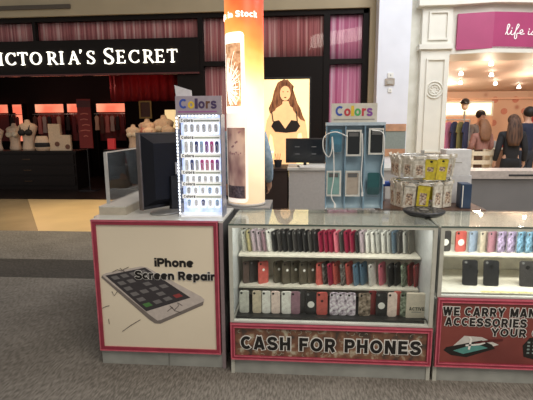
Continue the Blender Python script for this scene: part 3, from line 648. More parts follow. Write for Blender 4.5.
    if longhair:
        n = 14
        rows = []
        for i in range(8):
            z = 1.70-(hairlen*i/7); w_ = (.09+.045*math.sin(min(1, i/4)*PI/2))*(1-.35*max(0, (i-5)/2)); rows.append([b.b.verts.new((w_*k*math.cos(2*PI*j/n), yo+(.055+.02*i/7+(.055 if i < 2 else .05)*math.sin(2*PI*j/n))*k+(.05*k if i > 2 else .02*k*i), z*k)) for j in range(n)])
        for p, q in zip(rows, rows[1:]):
            for j in range(n): b.b.faces.new([p[j], p[(j+1) % n], q[(j+1) % n], q[j]])
        b.b.faces.new(rows[0][::-1]); b.b.faces.new(rows[-1])
    b.build('hair', hair, e, True)
    b = MB()
    for s in (-1, 1): b.ell((s*.032*k, yo+(-.098)*k, 1.635*k), (.012*k, .008*k, .008*k), 10, 6)
    b.build('eyes', mat('eye_dark', (.03, .02, .02), .3), e, True)
    b = MB().ell((0, yo-.095*k, 1.572*k), (.022*k, .008*k, .006*k), 10, 6); b.build('mouth', mat('lip', (.45, .15, .13), .5), e, True)
    return e
HB = pattern('long_brown_hair', 'noise', [(.035, .016, .010), (.14, .065, .035)], (20, 20, 2), nscale=2)
HK = mat('dark_hair', (.018, .012, .01), .6); HL = mat('light_brown_hair', (.26, .12, .06), .6)
down = ((-.23, .02, 1.13), (-.25, -.06, .90), (.23, .02, 1.13), (.25, -.06, .90))
bent = ((-.24, .0, 1.14), (-.16, -.24, 1.08), (.24, .0, 1.14), (.16, -.24, 1.08))
person('woman with long brown hair and black clothes, seen from behind in the store entrance', (4.10, 5.6, 0), PI-.1, 1.68, mat('black_jacket', (.018, .018, .022), .8), mat('black_jeans', (.012, .012, .014), .8), HB, down, longhair=True, hairlen=.50)
person('shopper in a navy jacket with dark hair, standing right of the long haired woman', (4.78, 6.5, 0), PI+.5, 1.84, mat('navy_jacket', (.022, .028, .06), .8), mat('dark_jeans', (.03, .035, .05), .8), HK, bent)
person('clerk in a grey shirt bending forward over the store display', (4.42, 8.05, 0), .35, 1.83, mat('grey_shirt', (.30, .25, .22), .8), mat('brown_trousers', (.1, .06, .04), .8), HK, bent, lean=.12)
person('shopper with light brown hair, half hidden left of the woman in black', (3.98, 6.6, 0), PI+.2, 1.62, mat('dusty_pink_top', (.42, .20, .16), .8), mat('denim', (.06, .08, .14), .8), HL, bent, longhair=True, hairlen=.4)
person('person in a light blue shirt and khaki trousers standing behind the glowing column', (-.16, 2.0, 0), PI, 1.78, pattern('chambray_shirt', 'noise', [(.22, .32, .42), (.36, .47, .56)], (1, 1, 1), nscale=20), mat('khaki_trousers', (.33, .25, .16), .8), HK, ((-.24, .02, 1.15), (-.24, -.12, .92), (.235, .03, 1.15), (.21, -.05, .90)))

# ================================================================ KIOSK
# rear counters
e = thing('rear_counter', 'plain grey white cabinet under the small black monitor at the back of the kiosk', 'counter', (.90, 3.25, 0))
RW = mat('rear_grey_white_laminate', (.50, .48, .46), .45, noise=.04)
MB().box(-.63, .95, -.3, .3, .08, .98).build('cabinet_body', RW, e); MB().box(-.65, .97, -.32, .32, .98, 1.01).build('worktop', WHITE, e); MB().box(-.6, .92, -.25, .25, 0, .08).build('kick_board', DARK, e)
MB().box(.10, .104, -.303, -.30, .1, .97).build('door_gap', DARK, e); MB().box(.42, .45, -.325, -.30, .66, .80).build('pull_handle', DARK, e)
e = thing('dark_cabinet', 'dark brown low cabinet behind the person in the blue shirt', 'cabinet', (.05, 3.25, 0))
DK = mat('dark_brown_laminate', (.035, .020, .016), .5)
MB().box(-.55, .2, -.3, .3, 0, .97).build('cabinet_body', DK, e); MB().box(-.57, .2, -.32, .32, .97, 1.0).build('worktop', DK, e)
b = MB()
o = MB().lathe(0, 0, [(0, 0), (.04, 0), (.055, .09), (.05, .09), (.03, .02), (0, .02)], 14).build('pen_cup', DARK, loc=(.12, 3.2, 1.0)); tag(o, 'black pen cup on the dark brown cabinet', 'cup')
for k in range(3): MB().tube([(.01*k-.01, .01*(k-1), .02), (.03*k-.03, .03*(k-1), .17)], .004, 6).build('pen', mat('orange_pen', (.7, .25, .08), .4), o)
e = thing('grey_counter', 'long grey half wall counter with a pale ledge in front of the right store', 'counter', (3.0, 3.25, 0))
MB().box(-1.0, 3.2, -.28, .05, 0, .88).build('panel', mat('mid_grey_laminate', (.22, .21, .205), .45, noise=.05, scale=3), e)
MB().box(-1.02, 3.22, -.31, .08, .88, .975).build('ledge', mat('pale_stone_ledge', (.52, .45, .40), .4, noise=.08), e)
MB().box(-.1, 3.2, -.316, -.305, .915, .935).build('ledge_slot', DARK, e)
# small monitor on rear counter
def monitor(e, w_, h_, z0, back=False, m=BLACK):
    MB().box(-w_/2, w_/2, -.02, .02, z0, z0+h_, bev=.006).build('housing', m, e)
e = thing('black_monitor', 'wide black monitor on the grey white rear cabinet', 'monitor', (.47, 3.12, 1.01))
MB().box(-.245, .245, -.02, .02, .05, .36, bev=.006).build('housing', BLACK, e); MB().box(-.225, .225, -.024, -.02, .07, .34).build('screen', mat('off_screen', (.01, .012, .016), .12, noise=0), e)
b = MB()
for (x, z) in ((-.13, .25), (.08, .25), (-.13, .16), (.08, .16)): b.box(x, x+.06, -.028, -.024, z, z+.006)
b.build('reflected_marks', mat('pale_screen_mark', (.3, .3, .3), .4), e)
MB().cyl(0, .03, .012, .10, .02).cyl(0, .03, 0, .012, .10).build('stand', BLACK, e)
o = MB().box(-.15, .15, -.09, .09, 0, .02, rz=.1).build('paper_stack', PRINTWHT, loc=(.55, 3.02, 1.01)); tag(o, 'flat white paper pad in front of the wide black monitor', 'paper')

# ---- left sign counter
WARMPANEL = mat('beige_poster_panel', (.90, .80, .62), .35, noise=.05, scale=1.5, coat=.2)
hw = .417
e = thing('sign_counter', 'white counter at the left faced with the red framed iPhone Screen Repair poster', 'counter', (-.459, .05, 0))
MB().box(-hw, hw, .012, .43, .10, .955).box(-hw-.02, .05, .10, 1.35, .10, .955).build('cabinet_body', mat('dark_side_laminate', (.10, .10, .10), .5), e)
MB().prism([(-hw, 0), (hw, 0), (hw, .43), (.06, .43), (.06, 1.36), (-hw-.022, 1.36), (-hw-.022, .10), (-hw, .10)], .012, 'xy', .955).build('counter_top', WHITE, e)
kb = MB().prism([(-hw+.012, .008), (hw-.012, .008), (hw-.012, .42), (.04, .42), (.04, 1.34), (-hw+.012, 1.34)], .10, 'xy', 0).build('kick_board', GREY, e); MB().box(.04, .046, .004, .009, 0, .098).build('joint_strip', mat('joint_grey', (.22, .22, .2), .5), kb)
MB().box(hw-.022, hw, -.004, .016, 0, .955).build('corner_post', mat('mauve_grey_post', (.30, .24, .25), .4), e)
pw = hw-.01
MB().box(-pw, pw-.02, -.004, .011, .105, .953).build('poster_panel', WARMPANEL, e)
b = MB(); xr = pw-.018
ring(b, -pw, xr, .100, .968, .028, -.014, -.0005, .029)
fr = b.build('frame', RED, e)
b = MB()
ring(b, -pw+.002, xr-.002, .102, .966, .007, -.018, -.0145)
b.build('frame_bead', REDL, fr)
# local px->metres on this poster (printed artwork laid out on the panel)
def art(px, py):   # photo-traced print coordinates to panel coordinates
    d = F*f_px+R2*(px-266.5)+U2*(200-py); o_ = Vector((.4379, -2.5303, 1.5397)); t = (.045-o_.y)/d.y
    return (o_.x+t*d.x+.459, o_.z+t*d.z)
bold('title_line', 'iPhone', PRINTBLK, art(154.3, 262)[0], art(193.3, 262)[0], art(170, 266.8)[1], art(170, 258.3)[1], -.0050, e, .27, gap=.04)
bold('subtitle_halo', 'Screen Repair', PRINTWHT, art(135.1, 275)[0], art(215.2, 275)[0], art(170, 279.4)[1], art(170, 271.2)[1], -.0082, e, .27, .003, gap=.05, depth=.0006)
bold('subtitle_line', 'Screen Repair', PRINTBLK, art(135.1, 275)[0], art(215.2, 275)[0], art(170, 279.4)[1], art(170, 271.2)[1], -.0096, e, .27, gap=.05)
def artpoly(b, pts, y): b.prism([art(*p) for p in pts], .0008, 'xz', y)
def z4(px, py): return (95+px/4.0, 240+py/4.0)
ph_body = [z4(28, 140), z4(45, 132), z4(180, 106), z4(205, 108), z4(425, 226), z4(438, 238), z4(432, 258), z4(262, 332), z4(240, 332), z4(220, 318)]
b = MB(); artpoly(b, ph_body, -.0060); pr = b.build('phone_print', mat('print_phone_silver', (.62, .55, .50), .35), e)
b = MB(); artpoly(b, [z4(28, 142), z4(220, 300), z4(250, 322), z4(262, 320), z4(435, 245), z4(432, 260), z4(262, 334), z4(240, 333), z4(215, 316), z4(26, 150)], -.0066); b.build('phone_edge', mat('print_phone_edge', (.22, .19, .17), .35), pr)
scr = [z4(42, 142), z4(200, 110), z4(382, 230), z4(205, 285)]
b = MB(); artpoly(b, scr, -.0070); b.build('printed_screen', mat('print_phone_screen', (.055, .05, .055), .3), pr)
def lerp(a, b_, t): return (a[0]+(b_[0]-a[0])*t, a[1]+(b_[1]-a[1])*t)
def onscr(u, v): return lerp(lerp(scr[0], scr[1], u), lerp(scr[3], scr[2], u), v)
b = MB(); b1 = MB(); b2 = MB()
for r_ in range(6):
    for c_ in range(4):
        u0, v0 = .08+c_*.23, .05+r_*.155; u1, v1 = u0+.15, v0+.09
        tgt = b1 if (r_ == 5 and c_ == 0) else (b2 if (r_ == 5 and c_ == 3) else b)
        if (r_ in (1, 2, 4) and c_ in (1, 2, 3) and (r_+c_) % 2): continue
        artpoly(tgt, [onscr(u0, v0), onscr(u1, v0), onscr(u1, v1), onscr(u0, v1)], -.0076)
b.build('printed_icons', mat('print_icon_grey', (.20, .19, .19), .4), pr); b1.build('printed_green_icon', mat('print_icon_green', (.10, .26, .08), .4), pr); b2.build('printed_red_icon', mat('print_icon_red', (.34, .06, .06), .4), pr)
b = MB()
for pl in ([(290, 285), (310, 268), (318, 280), (335, 262), (330, 250), (350, 262)], [(300, 262), (320, 282), (345, 290)], [(110, 365), (145, 340), (182, 318)], [(68, 205), (78, 222), (90, 205)], [(30, 272), (45, 265), (58, 262)], [(55, 315), (58, 335)], [(100, 112), (120, 128), (112, 118), (135, 108)], [(70, 128), (90, 118), (110, 124)]):
    b.stroke([Vector(art(*z4(*p))) for p in pl], .0035, .0008, -.0082)
b.build('printed_cracks', mat('print_crack_dark', (.12, .10, .09), .4), pr)
# raised ledge and acrylic guard
e = thing('side_ledge', 'raised beige ledge running back along the left side of the sign counter', 'ledge', (-.79, .20, .967))
MB().box(-.095, .085, 0, 1.1, 0, .050).build('ledge_body', mat('ledge_beige', (.50, .45, .36), .5), e)
MB().box(-.095, .085, 0, 1.1, .050, .057).build('ledge_cap', WHITE, e)
e = thing('acrylic_guard', 'clear acrylic guard panel standing on the beige side ledge', 'screen', (-.865, .30, 1.024))
MB().box(-.003, .003, .012, .90, .0, .34).build('clear_panel', ACRYL, e)
MB().box(-.009, .009, -.005, .014, 0, .345).build('front_post', mat('frosted_edge', (.5, .5, .48), .3), e); MB().box(-.009, .009, .895, .91, 0, .345).build('rear_post', mat('frosted_edge', (.5, .5, .48), .3), e)
MB().box(-.005, .005, .0, .91, .338, .347).build('top_edge', mat('frosted_edge', (.5, .5, .48), .3), e)
# monitor seen from behind
e = thing('black_monitor', 'large black monitor seen from behind on an oval silver foot on the sign counter', 'monitor', (-.463, .395, .967), math.radians(53))
MBK = mat('monitor_back_plastic', (.007, .008, .013), .5, spec=.2)
MB().box(-.225, .22, .0, .028, .028, .53, bev=.008).build('bezel', BLACK, e)
MB().box(-.227, -.217, -.004, .032, .028, .53).build('silver_edge', mat('brown_silver_edge', (.16, .13, .12), .35, .4), e)
MB().box(-.20, .20, .028, .032, .055, .51).build('screen', mat('off_screen', (.01, .012, .016), .12, noise=0), e)
b = MB(); r0 = [(-.21, .0, .05), (.21, .0, .05), (.21, .0, .515), (-.21, .0, .515)]; r1 = [(-.15, -.045, .09), (.15, -.045, .09), (.15, -.045, .46), (-.15, -.045, .46)]
va = [b.b.verts.new(p) for p in r0]; vb = [b.b.verts.new(p) for p in r1]
for i in range(4): b.b.faces.new([va[i], va[(i+1) % 4], vb[(i+1) % 4], vb[i]])
b.b.faces.new(vb); b.b.faces.new(va[::-1]); b.build('back_shell', MBK, e)
MB().box(.01, .05, -.056, -.05, .25, .33).box(.06, .085, -.056, -.05, .25, .30).box(.03, .09, -.056, -.05, .15, .20).build('sticker', mat('pale_sticker', (.45, .45, .45), .5), e)
MB().box(-.035, .035, -.06, -.03, .012, .24).build('stand_neck', BLACK, e)
MB().lathe(0, 0, [(0, 0), (.112, 0), (.117, .006), (.108, .012), (.04, .018), (0, .018)], 28, 1.0, .8).build('stand_foot', mat('silver_grey_foot', (.30, .30, .29), .3, .5), e, True).location = (-.08, -.06, 0)
b = MB().tube(smoothline([(.03, -.09, .14), (.07, -.13, .06), (.14, -.12, .02), (.19, -.10, .006), (.24, -.05, .006)], 5), .004, 6); b.build('power_cable', BLACK, e)

# ---- lit accessory rack
e = thing('accessory_rack', 'white lit rack of small phone accessories headed Colors on the sign counter', 'display rack', (-.20, .16, .967))
WL = mat('glowing_white_backboard', (.55, .62, .80), .4, emit=.62, ecol=(.55, .66, 1), noise=.3, scale=25)  # board emits bluish light, imitating the wash of the LEDs
MB().box(-.135, .135, .10, .13, 0, .64).build('lit_backboard', WL, e)
MB().box(-.14, .14, 0, .13, 0, .012).build('base_tray', mat('white_tray_led_glow', (.85, .87, .9), .3, emit=.3), e)  # tray emission imitates LED light falling on it
for s in (-1, 1): MB().box(s*.139-.003, s*.139+.003, 0, .13, .0, .64).build('side_panel', ACRYL if s < 0 else mat('grey_blue_side', (.2, .22, .3), .3), e)
LED = mat('led_strip', (1, 1, 1), .4, emit=5, ecol=(.85, .92, 1), noise=0)
b = MB()
for k in range(30): b.box(-.136, -.130, -.004, 0, .02+k*.0205, .028+k*.0205)
for k in range(12): b.box(-.12+k*.021, -.112+k*.021, -.004, 0, .628, .634)
b.build('led_beads', LED, e)
MB().box(-.128, -.137, -.0, .004, 0, .64).build('led_channel', WHITE, e)
rows = [.555, .45, .335, .23, .155, .075]
PKC = [('pale white', (.75, .78, .82)), ('navy', (.06, .08, .25)), ('silver', (.5, .55, .6)), ('magenta', (.55, .08, .30)), ('light blue', (.35, .55, .8)), ('purple', (.28, .12, .45)), ('rose', (.65, .25, .38))]
seqs = [[0, 2, 0, 2, 0, 0], [0, 2, 1, 4, 5, 3, 1], [0, 1, 2, 3, 6, 3, 5], [0, 0, 2, 0, 0, 2], [2, 0, 0, 4, 0], [4, 0, 1, 0, 4]]
ordn = ['first', 'second', 'third', 'fourth', 'fifth', 'sixth', 'seventh', 'eighth', 'ninth', 'tenth']
rown = ['top', 'second', 'third', 'fourth', 'fifth', 'bottom']
LAB = mat('label_strip_led_glow', (.85, .85, .82), .5, emit=.5, noise=0)  # label strips are made to glow as if lit by the LEDs
for ri, z in enumerate(rows):
    st = MB().box(-.13, .13, .055, .060, z+.035, z+.062).build('label_strip', LAB, e)
    bold('strip_lettering', 'Colors', PRINTBLK, -.122, -.045, z+.040, z+.059, .0545, st, .22)
    MB().box(-.04, .12, .0530, .0545, z+.042, z+.050).build('fine_print_bar', mat('fine_print_green_grey', (.45, .52, .42), .5), st)
    MB().box(-.13, .13, .06, .10, z+.03, z+.034).build('shelf_bar', ACRYL, e)
    n = len(seqs[ri]); hh = .06 if ri in (0, 3) else (.085 if ri in (1, 2) else .05)
    for k in range(n):
        cn, cc = PKC[seqs[ri][k]]; x = -.112+(k+.5)*.228/n
        b = MB().prism(rrect(.021, hh*.85, .010), .012, 'xz', 0)
        o = b.build('charging_cable_pack', mat('pack_'+cn.replace(' ', '_'), cc, .35, noise=.25, scale=90, emit=.12), loc=(-.20+x, .16+.062, .967+z+.030-hh/2))
        MB().prism(rrect(.0345, hh+.018, .008), .002, 'xz', .013).build('backing_card', mat('white_card_led_glow', (.88, .9, .95), .5, emit=.75), o)  # packs and cards emit too, LED light put into their material
        b = MB(); b.tube([(.007*math.cos(a*PI/6), -.003, -.1*hh+hh*.28*math.sin(a*PI/6)) for a in range(13)], .0022, 5); b.build('coiled_cable', mat('white_cable', (.85, .85, .88), .4), o)
        tag(o, '%s cable pack, %s from the left in the %s row of the lit rack' % (cn, ordn[k], rown[ri]), 'accessory', 'packs hanging on the lit rack')
hb = MB().box(-.135, .150, -.005, .002, .635, .748).build('header_board', mat('lilac_grey_header', (.42, .36, .42), .4), e)
hb['label'] = 'greyish lilac header card reading Colors'
CL = {'b': mat('print_blue', (.05, .10, .45), .4, noise=0), 'r': mat('print_red', (.55, .05, .07), .4, noise=0), 'g': mat('print_green', (.10, .42, .14), .4, noise=0), 'y': mat('print_yellow', (.80, .55, .05), .4, noise=0), 'o': mat('print_orange', (.75, .25, .04), .4, noise=0), 'd': mat('print_dark_plum', (.07, .04, .12), .4, noise=0), 'k': mat('print_dark_brown', (.16, .07, .04), .4, noise=0), 'p': mat('print_purple', (.25, .08, .35), .4, noise=0)}
def colors_word(x0, x1, z0, z1, y, parent, seq, off=.03):
    wds = [('C', .24, 1.0), ('o', .20, .74), ('l', .07, 1.04), ('o', .20, .74), ('r', .13, .74), ('s', .17, .74)]
    tot = sum(q[1] for q in wds)+.02*5; x = x0
    for (ch, w_, h_), cc in zip(wds, seq):
        ww = w_/tot*(x1-x0); bold('letter', ch, CL[cc], x, x+ww, z0, z1, y, parent, .20 if ch != 'l' else .30); x += ww+.02/tot*(x1-x0)
colors_word(-.112, .118, .673, .733, -.0055, hb, 'byddkd', .05)
MB().box(-.120, .120, -.0065, -.005, .650, .660).build('fine_print_bar', mat('fine_print_mauve', (.40, .16, .38), .5), hb)
o = MB().prism([(-.045, -.02), (.055, -.03), (.045, .14), (-.065, .175)], .003, 'xz', 0).build('white_leaflet', mat('white_leaflet_paper', (.72, .70, .72), .6), loc=(-.317, .315, 1.62)); tag(o, 'white tilted leaflet sticking up behind the lit rack header', 'paper')
MB().box(-.02, .02, .003, .005, -.66, .02).build('leaflet_stick', ACRYL, o)

# ---- glowing column
bc = (.030, .648); RC = .134
e = thing('lightbox_column', 'tall glowing round column printed with cracked phones and Parts in Stock', 'column', (bc[0], bc[1], .967))
def colm():
    m = bpy.data.materials.new('backlit_flame_print'); m.use_nodes = True; nt, N, L = nodes_of(m); bs = N['Principled BSDF']
    tc = N.new('ShaderNodeTexCoord'); sp = N.new('ShaderNodeSeparateXYZ'); L.new(tc.outputs['Object'], sp.inputs[0])
    mr = N.new('ShaderNodeMapRange'); mr.inputs[1].default_value = 0; mr.inputs[2].default_value = 1.75
    ns = N.new('ShaderNodeTexNoise'); ns.inputs['Scale'].default_value = 5; L.new(tc.outputs['Object'], ns.inputs[0])
    ad = N.new('ShaderNodeMath'); ad.operation = 'MULTIPLY_ADD'; ad.inputs[1].default_value = .22; L.new(ns.outputs[0], ad.inputs[0]); L.new(sp.outputs[2], ad.inputs[2])
    ax = N.new('ShaderNodeMath'); ax.operation = 'MULTIPLY_ADD'; ax.inputs[1].default_value = .9; L.new(sp.outputs[0], ax.inputs[0]); L.new(ad.outputs[0], ax.inputs[2])
    L.new(ax.outputs[0], mr.inputs[0]); r = N.new('ShaderNodeValToRGB'); L.new(mr.outputs[0], r.inputs[0]); el = r.color_ramp.elements
    stops = [(0, (.62, .50, .38)), (.07, (.85, .62, .38)), (.25, (1, .74, .48)), (.45, (1, .80, .50)), (.54, (1, .74, .40)), (.64, (1, .55, .18)), (.73, (1, .30, .06)), (.83, (.95, .12, .03)), (.92, (.80, .05, .02))]
    el[0].position, el[0].color = 0, (*stops[0][1], 1); el[1].position, el[1].color = stops[-1][0], (*stops[-1][1], 1)
    for p, c in stops[1:-1]: q = el.new(p); q.color = (*c, 1)
    L.new(r.outputs[0], bs.inputs['Base Color']); L.new(r.outputs[0], bs.inputs['Emission Color']); bs.inputs['Roughness'].default_value = .4
    st = N.new('ShaderNodeValToRGB'); L.new(mr.outputs[0], st.inputs[0]); st.color_ramp.elements[0].color = (.25, .25, .25, 1); st.color_ramp.elements[0].position = 0
    st.color_ramp.elements[1].color = (.45, .45, .45, 1); st.color_ramp.elements[1].position = .95
    for p, v in ((.15, .40), (.35, .75), (.55, .9), (.75, .65)): q = st.color_ramp.elements.new(p); q.color = (v, v, v, 1)
    mm = N.new('ShaderNodeMath'); mm.operation = 'MULTIPLY'; mm.inputs[1].default_value = 1.85; L.new(st.outputs[0], mm.inputs[0]); L.new(mm.outputs[0], bs.inputs['Emission Strength'])
    return m
CM = colm()
MB().lathe(0, 0, [(0, .012), (RC, .012), (RC, 2.3), (0, 2.3)], 48).build('printed_drum', CM, e, True)
MB().lathe(0, 0, [(0, 0), (RC-.004, 0), (RC+.004, .004), (RC+.004, .018), (RC, .02)], 48).build('base_ring', mat('pale_ring', (.6, .56, .5), .4), e, True)
def wrap(off):   # u (metres round the drum, 0 = facing the camera side) -> on the drum
    def fn(p):
        a = -PI/2+p.x/RC; rr = RC+off-p.y
        return Vector((rr*math.cos(a), rr*math.sin(a), p.z))
    return fn
def wraprect(name, u0, u1, z0, z1, m, off, parent, rad=.02):
    b = MB(); n = 14; zs = [z0, z0+rad*.3, z0+rad, z1-rad, z1-rad*.3, z1]; ins = [rad, rad*.3, 0, 0, rad*.3, rad]
    vv = [[b.b.verts.new((u0+i_+(u1-u0-2*i_)*k/n, 0, z)) for k in range(n+1)] for z, i_ in zip(zs, ins)]
    for p, q in zip(vv, vv[1:]):
        for k in range(n): b.b.faces.new([p[k], p[k+1], q[k+1], q[k]])
    return b.build(name, m, parent, fn=wrap(off))
PW = mat('backlit_white_print', (1, .95, .86), .4, emit=1.3, ecol=(1, .93, .80), noise=0)
PWL = mat('backlit_white_print_low', (.9, .82, .72), .4, emit=.55, ecol=(1, .88, .74), noise=0)
BRN = pattern('backlit_cracked_screen', 'noise', [(.36, .16, .07), (.85, .48, .26)], (1, 1, 1), nscale=30, emit=.7)
ph1 = wraprect('printed_phone', -.165, .015, .655, 1.185, PW, .002, e, .025)
wraprect('printed_cracked_screen', -.145, -.008, .70, 1.115, BRN, .004, ph1, .004)
b = MB(); rnd = random.Random(3); cu_, cz_ = -.125, .82
for k in range(60):
    a = rnd.uniform(-1.4, 1.65); L_ = rnd.uniform(.08, .26); pts = [(cu_, cz_)]
    for j in range(1, 6):
        q = (cu_+math.cos(a)*L_*j/5*.8+rnd.uniform(-.004, .004), cz_+math.sin(a)*L_*j/5+rnd.uniform(-.004, .004))
        if not (-.145 < q[0] < -.016 and .702 < q[1] < 1.113): break
        pts.append(q)
    if len(pts) > 1: b.stroke(pts, .0028, .0005, 0)
for r_ in (.02, .035, .055, .08, .11): 
    pts = [(cu_+r_*math.cos(a_/8), cz_+r_*1.3*math.sin(a_/8)) for a_ in range(-11, 12)]; pts = [q for q in pts if q[0] < -.016 and .702 < q[1]]
    b.stroke(pts, .0022, .0005, 0)
b.build('printed_crack_lines', PW, ph1, fn=wrap(.0055))
ph2 = wraprect('printed_phone', -.175, .03, .03, .66, PWL, .002, e, .03)
SC2 = pattern('backlit_lower_screen', 'noise', [(.22, .10, .09), (.45, .26, .20), (.75, .50, .36)], (1, 1, .5), nscale=9, emit=.12)
s2 = wraprect('printed_screen', -.15, .012, .06, .555, SC2, .004, ph2, .004)
wraprect('printed_dock', -.145, .005, .065, .15, mat('dark_print_patch', (.12, .08, .08), .4, noise=.5, scale=60), .006, s2, .004)
b = MB()
for k in range(8): b.stroke([(-.135+k*.016, .37+.01*(k % 3)), (-.127+k*.016, .37+.01*(k % 2))], .010, .0005, 0)
for (u, z) in ((-.11, .50), (-.06, .45), (-.09, .42), (-.035, .52)): b.stroke([(u, z), (u+.02, z+.012)], .012, .0005, 0)
b.build('printed_icons', mat('rosy_print', (.45, .22, .2), .4), s2, fn=wrap(.0062))
bold('lettering', 'Parts in Stock', mat('backlit_white_letter', (1, .95, .88), .4, emit=1.6, noise=0), -.262, .108, 1.277, 1.316, 0, e, .22, gap=.1, fn=wrap(.003))
point('column_glow', (.022, .40, 1.7), 0.8, (1, .7, .4), .1)
e = thing('corner_plinth', 'dark sided box between the counters carrying the glowing column', 'plinth', (.03, .66, 0))
MB().box(-.19, .18, -.16, .17, 0, .955).build('box_body', mat('dark_side_laminate', (.1, .1, .1), .5), e); MB().box(-.20, .18, -.16, .17, .955, .967).build('box_top', mat('grey_plinth_top', (.30, .29, .28), .35), e)

# ---- glass showcases
def showcase(x, label, W, zsill, sign, shelves, deck):
    e = thing('glass_showcase', label, 'showcase', (x, 0, 0)); D = .49; h = .965; a = W/2
    MB().box(-a, a, .012, D, .10, zsill-.03).build('base_cabinet', WHITE, e)
    kb = MB().box(-a+.01, a-.01, .008, D-.01, 0, .10).build('kick_board', GREY, e)
    for s in (-1, 1): MB().box(s*(a-.011)-.011, s*(a-.011)+.011, 0, .018, 0, h-.012).build('corner_post', CREAMW, e)
    for s in (-1, 1): MB().box(s*(a-.008)-.008, s*(a-.008)+.008, D-.018, D, zsill-.03, h-.012).build('corner_post', CREAMW, e)
    MB().box(-a+.022, a-.022, 0, .03, zsill-.03, zsill).build('sill', WHITE, e)
    MB().box(-a+.022, a-.022, .0, .018, h-.027, h-.012).build('front_rail', CREAMW, e)
    for s in (-1, 1): MB().box(s*(a-.006)-.006, s*(a-.006)+.006, .018, D-.018, h-.030, h-.012).build('side_rail', CREAMW, e)
    MB().box(-a+.022, a-.022, D-.018, D, h-.027, h-.012).build('rear_rail', CREAMW, e)
    MB().box(-a+.022, a-.022, .006, .010, zsill, h-.027).build('front_glass', GLASS, e)
    MB().box(-a+.001, a-.001, .0, D, h-.011, h-.004).build('top_glass', GLASSTOP, e)
    MB().box(-a, a, -.002, .0, h-.012, h-.003).build('glass_edge', mat('green_glass_edge', (.10, .14, .12), .2), e)
    for s in (-1, 1): MB().box(s*(a-.006)-.003, s*(a-.006)+.003, .018, D-.018, zsill, h-.030).build('side_panel', mat('pale_blue_white_side', (.66, .68, .68), .3), e)
    MB().box(-a+.016, a-.016, D-.012, D-.004, .12, h-.03).build('back_panel', INWHITE, e)
    for (z, y0, th) in shelves:
        MB().box(-a+.02, a-.02, y0, D-.014, z-th, z).build('shelf', INWHITE, e)
    MB().box(-a+.02, a-.02, deck[1], D-.014, deck[0]-.03 if deck[2] else zsill, deck[0]).build('deck', mat('black_deck', (.02, .02, .02), .4) if deck[2] else INWHITE, e)
    # sign
    z0, z1 = sign
    sp = MB().box(-a+.008, a-.006, -.006, .006, z0, z1).build('sign_panel', MATS[ 'banknote_print' if deck[2] else 'maroon_print'], e)
    b = MB(); t_ = .028
    ring(b, -a+.001, a-.001, z0, z1, t_, -.016, -.0005)
    fr = b.build('sign_frame', RED, sp)
    b = MB()
    ring(b, -a+.003, a-.003, z0+.002, z1-.002, .007, -.020, -.0165); ring(b, -a+t_-.006, a-t_+.006, z0+t_-.006, z1-t_+.006, .005, -.020, -.0165)
    b.build('frame_bead', REDL, sp)
    return e, sp
pattern('banknote_print', 'noise', [(.07, .05, .04), (.17, .08, .05), (.24, .12, .07), (.50, .45, .33)], (1, 1, 1), nscale=16, detail=6, pos=(.36, .66), rough=.4, coat=.2)
pattern('maroon_print', 'noise', [(.16, .035, .03), (.30, .07, .055)], (1, 1, 1), nscale=3, rough=.4, coat=.2)
e1, sp1 = showcase(.6075, 'glass showcase in the middle filled with rows of phone cases above CASH FOR PHONES', 1.215, .35, (.10, .34), [(.695, .26, .012), (.478, .26, .012)], (.335, .10, True))
bold('lettering_halo', 'CASH FOR PHONES', PRINTWHT, -.543, .545, .170, .256, -.0072, sp1, .23, .006, gap=.17, depth=.0006)
bold('lettering', 'CASH FOR PHONES', PRINTBLK, -.543, .545, .170, .256, -.0092, sp1, .23, gap=.17)
# fanned grey floral curls on the banknote print
b = MB(); rnd = random.Random(5)
for k in range(46):
    x = rnd.uniform(-.56, .56); z = rnd.choice((rnd.uniform(.135, .165), rnd.uniform(.275, .305), rnd.uniform(.15, .3)))
    a = rnd.uniform(0, 6.28); r = rnd.uniform(.008, .018)
    b.stroke([(x+r*math.cos(a+j*.5), min(.308, max(.132, z+r*math.sin(a+j*.5)*(1-j*.08)))) for j in range(7)], .0035, .0004, -.0068)
b.build('printed_scrolls', mat('print_scroll_grey', (.36, .34, .26), .5), sp1)
e2, sp2 = showcase(1.232+.69, 'glass showcase at the right with lilac cases and black phones above WE CARRY MANY ACCESSORIES', 1.38, .545, (.10, .535), [(.728, .22, .010)], (.552, .04, False))
cx2 = 1.232+.69
def t2(txt, x0, x1, z0, z1):
    bold('lettering_halo', txt, PRINTWHT, x0-cx2, x1-cx2, z0, z1, -.0072, sp2, .22, .004, gap=.15, depth=.0006)
    bold('lettering', txt, PRINTBLK, x0-cx2, x1-cx2, z0, z1, -.0092, sp2, .22, gap=.15)
t2('WE CARRY MANY', 1.268, 1.835, .427, .480); t2('ACCESSORIES', 1.283, 1.745, .363, .415); t2('YOUR CELL', 1.550, 1.95, .304, .354)
